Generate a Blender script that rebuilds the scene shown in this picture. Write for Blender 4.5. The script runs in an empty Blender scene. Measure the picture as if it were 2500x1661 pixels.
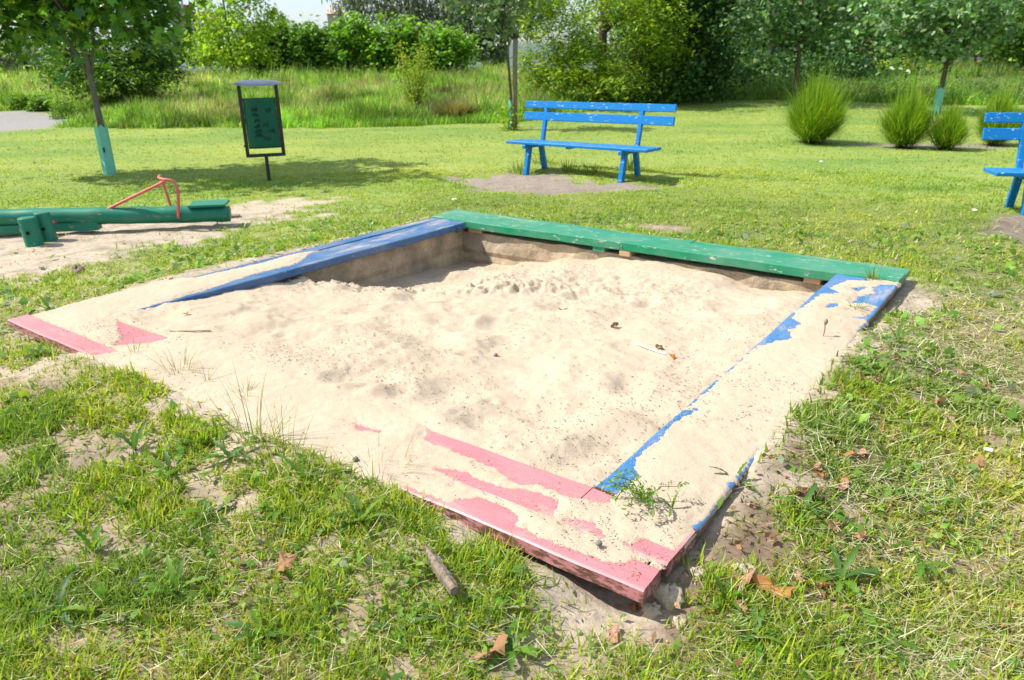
import bpy, math
import numpy as np
from mathutils import Vector
PI = math.pi
rng = np.random.default_rng(11)
SC = bpy.context.scene
COL = SC.collection

# ------------------------------------------------------------------ camera model (solved from the sandbox square)
FPX, TH, ROLL, HC = 1809.2, math.radians(20.6395), math.radians(-0.77244), 1.6
def ray(px, py):
    x, y = px-1250.0, -(py-830.5)
    c, s = math.cos(ROLL), math.sin(ROLL)
    x, y = c*x-s*y, s*x+c*y
    return np.array([x, FPX*math.cos(TH)+y*math.sin(TH), -FPX*math.sin(TH)+y*math.cos(TH)])
def at(px, py, Y):
    d = ray(px, py); return np.array([0, 0, HC])+d*(Y/d[1])

# ------------------------------------------------------------------ noise
_T = np.random.default_rng(5).random((256, 256)).astype(np.float32)
def vnoise(x, y, s=0):
    x = np.asarray(x, float)+s*17.37; y = np.asarray(y, float)+s*41.11
    xi = np.floor(x).astype(int); yi = np.floor(y).astype(int)
    fx = x-xi; fy = y-yi
    fx = fx*fx*(3-2*fx); fy = fy*fy*(3-2*fy)
    a = _T[xi & 255, yi & 255]; b = _T[(xi+1) & 255, yi & 255]
    c = _T[xi & 255, (yi+1) & 255]; d = _T[(xi+1) & 255, (yi+1) & 255]
    return (a*(1-fx)+b*fx)*(1-fy)+(c*(1-fx)+d*fx)*fy
def fbm(x, y, o=4, s=0, g=.5):
    r = 0; a = 1; t = 0
    for k in range(o):
        r = r+a*vnoise(np.asarray(x)*2**k*(1+.03*k), np.asarray(y)*2**k, s+k*3); t += a; a *= g
    return r/t
def sstep(a, b, x):
    t = np.clip((np.asarray(x, float)-a)/(b-a), 0, 1); return t*t*(3-2*t)
def sdf(x, y, poly):                       # signed distance, negative inside
    x = np.asarray(x, float); y = np.asarray(y, float)
    best = np.full(x.shape, 1e9); ins = np.zeros(x.shape, bool)
    n = len(poly)
    for i in range(n):
        ax, ay = poly[i]; bx, by = poly[(i+1) % n]
        ex, ey = bx-ax, by-ay; wx, wy = x-ax, y-ay
        t = np.clip((wx*ex+wy*ey)/(ex*ex+ey*ey+1e-12), 0, 1)
        best = np.minimum(best, (wx-ex*t)**2+(wy-ey*t)**2)
        c = ((ay > y) != (by > y)) & (x < (bx-ax)*(y-ay)/((by-ay) if by != ay else 1e-9)+ax)
        ins ^= c
    d = np.sqrt(best); return np.where(ins, -d, d)
def idw(u, v, pts, p=3.0, e=.02):
    num = 0; den = 0
    for a, b, z in pts:
        w = 1/(((u-a)**2+(v-b)**2)+e)**(p/2); num = num+w*z; den = den+w
    return num/den

# ------------------------------------------------------------------ sandbox frame: u along the green side, v along the blue sides
A0 = np.array([-0.5767, 7.9085]); YAW = math.radians(-36.1787)
EU = np.array([math.cos(YAW), math.sin(YAW)]); EV = np.array([math.sin(YAW), -math.cos(YAW)])
def to_uv(x, y):
    dx = x-A0[0]; dy = y-A0[1]; return dx*EU[0]+dy*EU[1], dx*EV[0]+dy*EV[1]
def to_xy(u, v): return A0[0]+u*EU[0]+v*EV[0], A0[1]+u*EU[1]+v*EV[1]
SZ = 4.38; ZT = .12

BANK = [(0, 0, .03), (0, .8, .06), (0, 2, .10), (0, 3, .12), (0, 3.4, .125), (0, 3.8, .10), (0, 4.4, .02), (.4, 4.4, .07), (.75, 4.4, .098), (1.02, 4.4, .125), (1.2, 4.4, .138), (1.3, 4.4, .135), (1.6, 4.4, .138), (2.0, 4.4, .138),
        (2.5, 4.4, .138), (3.0, 4.4, .135), (3.35, 4.4, .115), (3.6, 4.4, .095), (3.9, 4.4, .06), (4.4, 4.4, .0), (4.4, 4.0, .05), (4.4, 3.7, .085), (4.4, 3.3, .128), (4.4, 2.9, .14),
        (4.4, 2.4, .142), (4.4, 2.0, .138), (4.4, 1.8, .125), (4.4, 1.3, .07), (4.4, .6, .03), (4.4, 0, .02), (1, 0, .05), (2.2, 0, .08), (3.3, 0, .06)]
SEESAW_SAND = [(-6.5, 7.4), (-5.6, 5.7), (-4.6, 5.2), (-4.0, 5.6), (-3.0, 6.3), (-2.7, 7.3), (-2.1, 8.8), (-2.0, 9.3), (-3.1, 9.7), (-4.2, 8.9), (-6, 8.3)]
DIRT1 = [(-.85, 11.2), (-.3, 9.95), (.6, 9.6), (1.9, 9.95), (2.2, 10.3), (1.6, 10.45), (.9, 11.0), (.3, 11.8), (-.3, 11.9)]
DIRT2 = [(4.45, 7.0), (4.6, 6.45), (6.6, 6.2), (6.8, 7.3), (5.2, 7.75)]
DIRT3 = [(6.2, 14.6), (8.8, 13.6), (9.6, 13.9), (9.2, 14.5), (7, 15.0)]
PATH = [(-40, 20.3), (-14.0, 20.4), (-13.0, 21.8), (-13.2, 24.8), (-17.0, 28.0), (-40, 28.5)]

def ground_z(x, y):
    x = np.asarray(x, float); y = np.asarray(y, float)
    z = .55*sstep(21, 48, y)+.05*(fbm(x*.35, y*.35, 3, 2)-.5)*sstep(9, 14, np.hypot(x, y))
    near = 1-sstep(10, 16, np.hypot(x, y))
    z = z+near*(.05*(fbm(x*1.6, y*1.6, 3, 4)-.5)+.022*(fbm(x*9, y*9, 3, 6)-.5))
    z = z-.05*(1-sstep(-.1, .35, sdf(x, y, DIRT1)))
    u, v = to_uv(x, y)
    ox = np.maximum(np.maximum(-u, u-SZ), 0); oy = np.maximum(np.maximum(-v, v-SZ), 0); d = np.hypot(ox, oy)
    b = idw(np.clip(u, 0, 4.4), np.clip(v, 0, 4.4), BANK, 4, .01)
    f = np.exp(-(d/.5)**2)
    z = z*(1-f*.75)+b*f
    dep = np.minimum(np.minimum(u, SZ-u), np.minimum(v, SZ-v)); z = z-.05*np.clip(dep/.07, 0, 1)
    ins = np.minimum(np.minimum(u-.2, SZ-.16-u), np.minimum(v-.2, SZ-.16-v))
    return np.where(ins > 0, z-.9*np.clip(ins/.05, 0, 1), z)
def gz(x, y): return float(ground_z(np.array([x]), np.array([y]))[0])
def gpix(px, py, z0=None):
    d = ray(px, py); z = 0.0
    for _ in range(12):
        t = (z-HC)/d[2]; x, y = d[0]*t, d[1]*t; z = gz(x, y) if z0 is None else z0
    return np.array([x, y, z])

MB_X = [-60, -19, -14, -13, -8, -3.9, 0.3, 1.6, 4.2, 7.3, 11, 15.4, 60]
MB_Y = [31, 28.6, 27.5, 21.6, 20.8, 20.5, 21.5, 23.5, 27.5, 30, 28.5, 25.4, 24]
def meadow_edge(x): return np.interp(x, MB_X, MB_Y)

def masks(x, y):
    n1 = fbm(x*1.3, y*1.3, 4, 20)-.5; n2 = fbm(x*6, y*6, 4, 30)-.5; n3 = fbm(x*.8, y*.8, 3, 50)-.5
    u, v = to_uv(x, y)
    ox = np.maximum(np.maximum(-u, u-SZ), 0); oy = np.maximum(np.maximum(-v, v-SZ), 0); d = np.hypot(ox, oy)
    inside = (d < 1e-6)
    SPREAD = [(-.1, .5, .02), (-.1, 2, .06), (-.1, 3.4, .10), (-.1, 4.4, .0), (.4, 4.5, -.05), (1, 4.5, .0), (1.6, 4.5, .04), (2.2, 4.5, .06), (2.8, 4.5, -.05), (3.6, 4.5, -.08),
              (4.3, 4.6, .22), (4.5, 4.0, .24), (4.5, 3.4, .16), (4.5, 2.8, .08), (4.5, 2.2, .03), (4.5, 1.4, .02), (4.5, .6, .12), (4.5, 0, .05), (2, -.1, .0), (3, -.1, .02)]
    spread = idw(np.clip(u, -.1, 4.5), np.clip(v, -.1, 4.6), SPREAD, 4, .02)
    s = 1-sstep(-.10, .10, d-spread-(n1*.42+n2*.32))
    s = np.maximum(s, (1-sstep(-.25, .2, sdf(x, y, SEESAW_SAND)+n1*1.6+n2*1.3+.12)))
    s = np.maximum(s, (1-sstep(-.2, .2, (np.hypot((x-1.45)*.8, (y-7.45)*1.6)-.35)+n1*.5+n2*.3)))
    # thin, sandy soil between the plants in front of the box
    fr = np.exp(-((d-.3)/.9)**2)*sstep(2.8, 4.2, v)*(1-sstep(3.0, 5.5, u-2)*.2)
    s = np.maximum(s, .8*fr*sstep(.07, .20, n1*.6+n2*1.1-.02))
    s = np.maximum(s, .65*sstep(.11, .24, n1*.6+n2*1.1)*(1-sstep(3.5, 6, np.hypot(x, y))))
    s = np.where(inside, 1, s)
    dr = 1-sstep(-.12, .12, sdf(x, y, DIRT1)+n1*.6+n2*1.1)
    dr = np.maximum(dr, 1-sstep(-.12, .12, sdf(x, y, DIRT2)+n1*.4+n2*.3))
    dr = np.maximum(dr, .8*(1-sstep(-.15, .15, sdf(x, y, DIRT3)+n1*.8+n2*.5+.1)))
    pt = 1-sstep(-.3, .3, sdf(x, y, PATH)+n1*1.2)
    md = sstep(-.3, .5, y-meadow_edge(x)+n1*1.5)*(1-pt)
    return s, dr, pt, md, inside

# ------------------------------------------------------------------ object helpers
def tag(o, label=None, cat=None, group=None, kind=None):
    if label: o['label'] = label
    if cat: o['category'] = cat
    if group: o['group'] = group
    if kind: o['kind'] = kind
    return o
def empty(name, loc, label, cat, group=None):
    o = bpy.data.objects.new(name, None); COL.objects.link(o); o.location = [float(a) for a in loc]
    o.empty_display_size = .2
    return tag(o, label, cat, group)
def nmesh(name, V, Q=None, T=None, col=None, mat=None, parent=None, smooth=False, N=None):
    """mesh from numpy arrays: V (n,3) world, Q quads, T triangles, col (n,3) per-point colour, N list of n-gons"""
    V = np.asarray(V, np.float32).reshape(-1, 3)
    q_ = parent
    while q_ is not None: V = V-np.array(q_.location, np.float32); q_ = q_.parent
    me = bpy.data.meshes.new(name); me.vertices.add(len(V)); me.vertices.foreach_set('co', V.ravel())
    idx = []; st = []; tot = 0
    for F in (Q, T):
        if F is None or len(F) == 0: continue
        F = np.asarray(F, np.int32); k = F.shape[1]
        idx.append(F.ravel()); st.append(tot+np.arange(len(F), dtype=np.int32)*k); tot += F.size
    for F in (N or []):
        idx.append(np.array(F, np.int32)); st.append(np.array([tot], np.int32)); tot += len(F)
    idx = np.concatenate(idx); st = np.concatenate(st)
    me.loops.add(tot); me.loops.foreach_set('vertex_index', idx)
    me.polygons.add(len(st)); me.polygons.foreach_set('loop_start', st)
    me.polygons.foreach_set('use_smooth', np.full(len(st), bool(smooth)))
    me.update(calc_edges=True)
    if col is not None:
        at_ = me.color_attributes.new('col', 'FLOAT_COLOR', 'POINT')
        c4 = np.ones((len(V), 4), np.float32); c4[:, :3] = col; at_.data.foreach_set('color', c4.ravel())
    me.validate()
    if mat: me.materials.append(mat)
    o = bpy.data.objects.new(name, me); COL.objects.link(o)
    if parent is not None: o.parent = parent
    return o
class MB:
    def __init__(s): s.v = []; s.f = []
    def add(s, V, F):
        n = len(s.v); s.v += [tuple(map(float, p)) for p in V]; s.f += [[i+n for i in f] for f in F]; return s
    def box(s, c, sx, sy, sz, rz=0.0, tilt=None, bev=.004):
        """bevelled box, centre c; tilt = 3x3 matrix overriding rz"""
        R = np.array([[math.cos(rz), -math.sin(rz), 0], [math.sin(rz), math.cos(rz), 0], [0, 0, 1]]) if tilt is None else tilt
        b = min(bev, sx*.3, sy*.3, sz*.3); hx, hy, hz = sx/2, sy/2, sz/2
        V = []; ix = {}
        for i in (-1, 1):
            for j in (-1, 1):
                for k in (-1, 1):
                    for a in range(3):
                        p = [i*(hx-(b if a != 0 else 0)), j*(hy-(b if a != 1 else 0)), k*(hz-(b if a != 2 else 0))]
                        ix[(i, j, k, a)] = len(V); V.append(R@np.array(p)+np.array(c))
        F = []
        g = lambda *q: ix[q]
        for s_ in (-1, 1):
            F.append([g(s_, -1, -1, 0), g(s_, 1, -1, 0), g(s_, 1, 1, 0), g(s_, -1, 1, 0)][::s_])
            F.append([g(-1, s_, -1, 1), g(-1, s_, 1, 1), g(1, s_, 1, 1), g(1, s_, -1, 1)][::s_])
            F.append([g(-1, -1, s_, 2), g(1, -1, s_, 2), g(1, 1, s_, 2), g(-1, 1, s_, 2)][::s_])
        for i in (-1, 1):
            for j in (-1, 1):
                F.append([g(i, j, -1, 0), g(i, j, 1, 0), g(i, j, 1, 1), g(i, j, -1, 1)][::-i*j])
                F.append([g(i, -1, j, 0), g(i, 1, j, 0), g(i, 1, j, 2), g(i, -1, j, 2)][::i*j])
                F.append([g(-1, i, j, 1), g(1, i, j, 1), g(1, i, j, 2), g(-1, i, j, 2)][::-i*j])
                for k in (-1, 1): F.append([g(i, j, k, 0), g(i, j, k, 1), g(i, j, k, 2)][::i*j*k])
        return s.add(V, F)
    def tube(s, pts, rad, n=10, cap=True, wob=0.0):
        pts = [np.array(p, float) for p in pts]; r = rad if hasattr(rad, '__len__') else [rad]*len(pts)
        V = []; F = []; up = None
        for i, p in enumerate(pts):
            t = pts[min(i+1, len(pts)-1)]-pts[max(i-1, 0)]; t = t/np.linalg.norm(t)
            if up is None:
                a = np.array([1., 0, 0]) if abs(t[0]) < .8 else np.array([0, 1., 0]); up = np.cross(t, a)
            up = up-t*np.dot(up, t); up /= np.linalg.norm(up); w = np.cross(t, up)
            for k in range(n):
                an = 2*PI*k/n; rr = r[i]*(1+wob*(math.sin(k*2.3+i*1.7)*.5+math.sin(k*4.1-i*.9)*.5))
                V.append(p+rr*(math.cos(an)*up+math.sin(an)*w))
        for i in range(len(pts)-1):
            for k in range(n): F.append([i*n+k, i*n+(k+1) % n, (i+1)*n+(k+1) % n, (i+1)*n+k])
        if cap: F.append(list(range(n))[::-1]); F.append([(len(pts)-1)*n+k for k in range(n)])
        return s.add(V, F)
    def build(s, name, mat, parent=None, smooth=False):
        o = nmesh(name, np.array(s.v), N=s.f, mat=mat, parent=parent, smooth=smooth)
        return o
def dup(root, loc, label=None, rz=None, scale=None):
    r = root.copy(); COL.objects.link(r); r.location = loc
    if label: r['label'] = label
    if rz is not None: r.rotation_euler.z = rz
    if scale: r.scale = (scale, scale, scale)
    for ch in list(root.children):
        c = ch.copy(); COL.objects.link(c); c.parent = r
        for g in list(ch.children):
            d = g.copy(); COL.objects.link(d); d.parent = c
    return r

# ------------------------------------------------------------------ materials
def newmat(name):
    m = bpy.data.materials.new(name); m.use_nodes = True; nt = m.node_tree; nt.nodes.clear()
    return m, nt, nt.nodes, nt.links
def N_(ns, t, **k):
    n = ns.new(t)
    for a, b in k.items(): setattr(n, a, b)
    return n
def noise(ns, ls, vec, scale, detail=4, rough=.55):
    n = ns.new('ShaderNodeTexNoise'); n.inputs['Scale'].default_value = scale; n.inputs['Detail'].default_value = detail; n.inputs['Roughness'].default_value = rough
    if vec is not None: ls.new(vec, n.inputs['Vector'])
    return n.outputs['Fac']
def ramp(ns, ls, fac, stops):
    r = ns.new('ShaderNodeValToRGB'); e = r.color_ramp.elements
    while len(e) < len(stops): e.new(.5)
    for i, (p, c) in enumerate(stops): e[i].position = p; e[i].color = (*c, 1) if hasattr(c, '__len__') else (c, c, c, 1)
    ls.new(fac, r.inputs['Fac']); return r.outputs['Color']
def mixc(ns, ls, fac, a, b, mode='MIX'):
    m = ns.new('ShaderNodeMix'); m.data_type = 'RGBA'; m.blend_type = mode
    for s, v in ((0, fac), (6, a), (7, b)):
        if isinstance(v, (int, float)): m.inputs[s].default_value = v if s == 0 else (v, v, v, 1)
        elif isinstance(v, tuple): m.inputs[s].default_value = (*v, 1)
        else: ls.new(v, m.inputs[s])
    return m.outputs[2]
def bump(ns, ls, h, st=.3, dist=.01, normal=None):
    b = ns.new('ShaderNodeBump'); b.inputs['Strength'].default_value = st; b.inputs['Distance'].default_value = dist
    ls.new(h, b.inputs['Height'])
    if normal: ls.new(normal, b.inputs['Normal'])
    return b.outputs['Normal']
def principled(ns, ls, col, rough=.8, normal=None, spec=.3, metal=0):
    p = ns.new('ShaderNodeBsdfPrincipled'); o = ns.new('ShaderNodeOutputMaterial')
    if isinstance(col, tuple): p.inputs['Base Color'].default_value = (*col, 1)
    else: ls.new(col, p.inputs['Base Color'])
    if isinstance(rough, (int, float)): p.inputs['Roughness'].default_value = rough
    else: ls.new(rough, p.inputs['Roughness'])
    p.inputs['Specular IOR Level'].default_value = spec; p.inputs['Metallic'].default_value = metal
    if normal: ls.new(normal, p.inputs['Normal'])
    ls.new(p.outputs[0], o.inputs[0]); return p, o
def pos(ns): return ns.new('ShaderNodeNewGeometry').outputs['Position']
def leafmat(name, trans=.45, rough=.5, spec=.35, tint=(1.25, 1.15, .5)):
    m, nt, ns, ls = newmat(name)
    a = N_(ns, 'ShaderNodeAttribute', attribute_name='col')
    p, o = principled(ns, ls, a.outputs['Color'], rough, None, spec)
    t = ns.new('ShaderNodeBsdfTranslucent'); tc = mixc(ns, ls, 1.0, a.outputs['Color'], tint, 'MULTIPLY'); ls.new(tc, t.inputs['Color'])
    mx = ns.new('ShaderNodeMixShader'); mx.inputs[0].default_value = trans
    ls.new(p.outputs[0], mx.inputs[1]); ls.new(t.outputs[0], mx.inputs[2]); ls.new(mx.outputs[0], o.inputs[0]); return m
def plain(name, col, rough=.6, spec=.4, metal=0, var=.15, scale=8, bmp=.0):
    m, nt, ns, ls = newmat(name); P = pos(ns)
    n = noise(ns, ls, P, scale, 5)
    c = mixc(ns, ls, n, tuple(x*(1-var) for x in col), tuple(min(1, x*(1+var)) for x in col))
    nb = bump(ns, ls, noise(ns, ls, P, scale*6, 4), bmp, .004) if bmp else None
    principled(ns, ls, c, rough, nb, spec, metal); return m
def sandcolor(ns, ls, P, base=(.472, .382, .284)):
    n1 = noise(ns, ls, P, 2.2, 5, .6); n2 = noise(ns, ls, P, 26, 5, .7)
    c = mixc(ns, ls, ramp(ns, ls, n1, [(.35, 0.), (.65, 1.)]), tuple(x*.93 for x in base), tuple(x*1.06 for x in base))
    c = mixc(ns, ls, ramp(ns, ls, n2, [(.3, .0), (.75, .3)]), c, (base[0]*.85, base[1]*.8, base[2]*.75))
    # dark grains and crumbs of debris, clustered
    sp = ns.new('ShaderNodeTexVoronoi'); sp.feature = 'F1'; sp.inputs['Scale'].default_value = 52; ls.new(P, sp.inputs['Vector'])
    k = ramp(ns, ls, sp.outputs['Distance'], [(.13, 1.), (.24, 0.)])
    cl = ramp(ns, ls, noise(ns, ls, P, 5.5, 4, .7), [(.45, .04), (.70, .55)])
    f = mixc(ns, ls, 1.0, k, cl, 'MULTIPLY')
    c = mixc(ns, ls, f, c, (.27, .19, .125))
    sp2 = ns.new('ShaderNodeTexVoronoi'); sp2.inputs['Scale'].default_value = 120; ls.new(P, sp2.inputs['Vector'])
    k2 = ramp(ns, ls, sp2.outputs['Distance'], [(.12, .35), (.28, 0.)])
    return mixc(ns, ls, k2, c, (.25, .17, .11))
def sandbump(ns, ls, P):
    h = mixc(ns, ls, .5, noise(ns, ls, P, 42, 6, .75), noise(ns, ls, P, 120, 3, .75))
    b1 = bump(ns, ls, noise(ns, ls, P, 11, 3, .5), .22, .012)
    return bump(ns, ls, h, .8, .009, b1)
def mat_sand():
    m, nt, ns, ls = newmat('sand'); P = pos(ns)
    c = sandcolor(ns, ls, P); principled(ns, ls, c, .95, sandbump(ns, ls, P), .1); return m
def mat_ground():
    m, nt, ns, ls = newmat('ground'); P = pos(ns)
    a = N_(ns, 'ShaderNodeAttribute', attribute_name='col')
    n = noise(ns, ls, P, 30, 6, .7); n2 = noise(ns, ls, P, 6, 5, .6)
    c = mixc(ns, ls, 1., a.outputs['Color'], ramp(ns, ls, n, [(.25, .62), (.75, 1.32)]), 'MULTIPLY')
    c = mixc(ns, ls, 1., c, ramp(ns, ls, n2, [(.3, .85), (.7, 1.12)]), 'MULTIPLY')
    h = mixc(ns, ls, .5, noise(ns, ls, P, 45, 6, .7), noise(ns, ls, P, 14, 4, .7))
    principled(ns, ls, c, .95, bump(ns, ls, h, .8, .015), .1); return m
def paint(name, col, dust=.5, chip=.5, wood=(.33, .24, .15), dustc=(.50, .40, .29), rough=.42, fade=.25, along=YAW, sidechip=None, spec=.3, sth=.44):
    """weathered paint on planks: fading, brush streaks along the grain, chips to bare wood, sand dust lying on the up-facing side"""
    m, nt, ns, ls = newmat(name); P = pos(ns)
    mp = ns.new('ShaderNodeMapping'); mp.inputs['Rotation'].default_value = (0, 0, -along); ls.new(P, mp.inputs['Vector'])
    mp2 = ns.new('ShaderNodeMapping'); mp2.inputs['Scale'].default_value = (1.2, 14, 14); ls.new(mp.outputs[0], mp2.inputs['Vector'])
    mp3 = ns.new('ShaderNodeMapping'); mp3.inputs['Scale'].default_value = (.45, 1.6, 1.6); ls.new(mp.outputs[0], mp3.inputs['Vector'])
    G = mp2.outputs[0]
    grain = noise(ns, ls, G, 6, 5, .6)
    c = mixc(ns, ls, ramp(ns, ls, noise(ns, ls, P, 3.2, 4), [(.35, 0.), (.7, 1.)]), col, tuple(min(1, x*(1-fade)+fade*.42) for x in col))
    c = mixc(ns, ls, ramp(ns, ls, grain, [(.4, 0.), (.8, .35)]), c, tuple(x*.6 for x in col))
    ch = ramp(ns, ls, noise(ns, ls, mp3.outputs[0], 22, 6, .75), [(.64-.10*chip, 0.), (.67-.10*chip, 1.)])
    wd = mixc(ns, ls, grain, tuple(x*.6 for x in wood), tuple(x*1.3 for x in wood))
    c = mixc(ns, ls, ch, c, wd)
    nrm = ns.new('ShaderNodeNewGeometry'); sx = ns.new('ShaderNodeSeparateXYZ'); ls.new(nrm.outputs['Normal'], sx.inputs[0])
    upm = ramp(ns, ls, sx.outputs['Z'], [(.75, 0.), (.95, 1.)])
    if sidechip:
        sm = ramp(ns, ls, noise(ns, ls, mp3.outputs[0], 34, 6, .8), [(sth-.04, 0.), (sth+.04, 1.)])
        inv = ramp(ns, ls, sx.outputs['Z'], [(.4, 1.), (.7, 0.)])
        c = mixc(ns, ls, mixc(ns, ls, 1., sm, inv, 'MULTIPLY'), c, sidechip)
    d1 = ramp(ns, ls, noise(ns, ls, mp3.outputs[0], 3.4, 8, .72), [(.62-.22*dust, 0.), (.80-.16*dust, .9)])
    d1 = mixc(ns, ls, 1., d1, upm, 'MULTIPLY')
    c = mixc(ns, ls, d1, c, dustc)
    h = mixc(ns, ls, .5, grain, ch)
    rr = mixc(ns, ls, d1, rough, .95)
    principled(ns, ls, c, rr, bump(ns, ls, h, .35, .003), spec); return m
def mat_concrete():
    m, nt, ns, ls = newmat('concrete'); P = pos(ns)
    c = mixc(ns, ls, ramp(ns, ls, noise(ns, ls, P, 4, 6, .65), [(.35, 0.), (.7, 1.)]), (.28, .235, .175), (.60, .47, .315))
    c = mixc(ns, ls, ramp(ns, ls, noise(ns, ls, P, 40, 5, .7), [(.5, 0.), (.8, .6)]), c, (.13, .10, .07))
    h = mixc(ns, ls, .5, noise(ns, ls, P, 18, 7, .75), noise(ns, ls, P, 70, 4, .7))
    principled(ns, ls, c, .95, bump(ns, ls, h, .9, .02), .1); return m
def mat_bark(name, a, b, sc=14):
    m, nt, ns, ls = newmat(name); P = pos(ns)
    mp = ns.new('ShaderNodeMapping'); mp.inputs['Scale'].default_value = (1, 1, .25); ls.new(P, mp.inputs['Vector'])
    n = noise(ns, ls, mp.outputs[0], sc, 6, .7)
    principled(ns, ls, mixc(ns, ls, ramp(ns, ls, n, [(.3, 0.), (.7, 1.)]), a, b), .9, bump(ns, ls, n, .6, .02), .15); return m

M = dict(
    sand=mat_sand(), ground=mat_ground(), concrete=mat_concrete(),
    grass=leafmat('grass_blade', .45, .55, .25), leaf=leafmat('leaf', .48, .5, .35), gloss=leafmat('glossy_leaf', .40, .42, .5, (1.2, 1.15, .6)),
    dry=leafmat('dry_leaf', .25, .8, .1, (1.1, .9, .6)),
    green=paint('green_paint', (.006, .215, .10), dust=.36, chip=.30, fade=.18, rough=.3, wood=(.55, .55, .45)),
    blueL=paint('blue_paint', (.016, .098, .245), dust=.50, chip=.30, fade=.24, along=YAW+PI/2),
    blueR=paint('pale_blue_paint', (.016, .145, .36), dust=.45, chip=.2, fade=.22, along=YAW+PI/2, sidechip=(.16, .10, .06), sth=.36),
    pink=paint('faded_red_paint', (.47, .165, .18), dust=.36, chip=.08, fade=.22, sidechip=(.12, .06, .04), sth=.50),
    seesaw=paint('seesaw_green_paint', (.004, .17, .10), dust=.02, chip=.22, fade=.08, along=.2, sidechip=None),
    benchb=paint('bench_blue_paint', (.0005, .165, .46), dust=.02, chip=.36, wood=(.50, .62, .70), dustc=(.10, .30, .55), fade=.0, along=math.radians(-37.5)),
    redtube=paint('red_tube_paint', (.62, .10, .08), dust=.05, chip=.1, fade=.3, along=0),
    metal=plain('dark_metal', (.025, .027, .025), .45, .5, .3), lid=plain('grey_lid', (.22, .24, .27), .3, .5, .7, .3, 12),
    drum=None, rawwood=paint('raw_wood', (.46, .31, .16), dust=0, chip=0, fade=.1),
    oldwood=mat_bark('weathered_wood', (.10, .075, .055), (.34, .27, .20), 60),
    stakewood=mat_bark('stake_wood', (.12, .11, .07), (.25, .22, .15), 20),
    bark=mat_bark('bark', (.055, .045, .03), (.16, .13, .095)), barkg=mat_bark('grey_bark', (.09, .085, .07), (.22, .20, .16), 25),
    guard=plain('tree_guard_plastic', (.16, .50, .40), .4, .4, 0, .12, 5), strap=plain('black_rubber', (.02, .02, .02), .6, .3),
    white=plain('white_paint', (.72, .74, .76), .3, .5, 0, .03, 3), glass=plain('dark_glass', (.03, .04, .05), .08, .6, 0, .1, 2),
    tyre=plain('tyre_rubber', (.02, .02, .02), .8, .2), yellow=plain('yellow_plastic', (.75, .45, .04), .4, .4),
    brick=None, stone=plain('pale_stone', (.42, .42, .44), .8, .2), redroof=plain('roof_tile', (.20, .09, .06), .8, .2), pinkwall=plain('pink_render', (.50, .40, .35), .9, .1),
    paper=plain('white_paper', (.75, .75, .75), .7, .2), pebble=plain('grey_pebble', (.18, .17, .16), .8, .2), hole=plain('hole_dark', (.01, .01, .01), .9, .1),
)
def mat_drum():
    m, nt, ns, ls = newmat('green_drum'); P = pos(ns)
    c = mixc(ns, ls, noise(ns, ls, P, 5, 4), (.001, .075, .042), (.002, .105, .06))
    # scratchy pen scrawl
    w = ns.new('ShaderNodeTexWave'); w.wave_type = 'RINGS'; w.inputs['Scale'].default_value = 9; w.inputs['Distortion'].default_value = 14; w.inputs['Detail'].default_value = 3
    w.inputs['Detail Scale'].default_value = 2.5; ls.new(P, w.inputs['Vector'])
    k = ramp(ns, ls, w.outputs['Fac'], [(.0, 1.), (.035, 1.), (.07, 0.)])
    zone = ramp(ns, ls, noise(ns, ls, P, 9, 3), [(.52, 0.), (.57, .8)])
    c = mixc(ns, ls, mixc(ns, ls, 1., k, zone, 'MULTIPLY'), c, (.012, .018, .02))
    principled(ns, ls, c, .5, None, .25); return m
M['drum'] = mat_drum()
def mat_brick():
    m, nt, ns, ls = newmat('red_brick'); P = pos(ns)
    b = ns.new('ShaderNodeTexBrick'); b.inputs['Scale'].default_value = 1.6
    b.inputs['Color1'].default_value = (.26, .10, .075, 1); b.inputs['Color2'].default_value = (.32, .13, .095, 1); b.inputs['Mortar'].default_value = (.3, .2, .17, 1)
    ls.new(P, b.inputs['Vector']); principled(ns, ls, b.outputs['Color'], .9, None, .1); return m
M['brick'] = mat_brick()
M['pinkend'] = M['pink']

# ------------------------------------------------------------------ GROUND: one sheet, fine near the box, coarse to the horizon
def axis(a, b, n, fine, scale):
    s = np.linspace(math.asinh((a-0)/scale), math.asinh(b/scale), n); return np.sinh(s)*scale
gx = axis(-420, 420, 760, 0, 4.2)
gy = axis(-6, 900, 860, 0, 6.0)
X, Y = np.meshgrid(gx, gy, indexing='ij'); X = X.ravel(); Y = Y.ravel()
Zg = ground_z(X, Y)
ms, md_, mp_, mm, mins = masks(X, Y)
dist = np.hypot(X, Y)
soil = np.array([.35, .275, .19]); lawnc = np.array([.205, .272, .066]); sandc = np.array([.42, .345, .265]); dirtc = np.array([.27, .225, .185]); pathc = np.array([.27, .255, .24]); meadc = np.array([.12, .17, .03])
w = sstep(3.5, 9, dist)[:, None]
dryn = (fbm(X*.5, Y*1.1, 4, 77)-.5)[:, None]
C = soil*(1-w)+(lawnc*(1+dryn*np.array([.9, .45, .5])))*w
C = C*(1-mm[:, None])+meadc*mm[:, None]
C = C*(1-md_[:, None])+dirtc*md_[:, None]
C = C*(1-mp_[:, None])+pathc*mp_[:, None]
C = C*(1-ms[:, None])+sandc*ms[:, None]
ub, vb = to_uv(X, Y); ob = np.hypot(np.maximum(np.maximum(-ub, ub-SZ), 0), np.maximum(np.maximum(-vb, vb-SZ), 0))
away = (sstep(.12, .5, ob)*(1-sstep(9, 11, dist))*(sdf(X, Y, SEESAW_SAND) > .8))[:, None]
C = C*(1-away*np.array([.22, .25, .29]))
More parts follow.
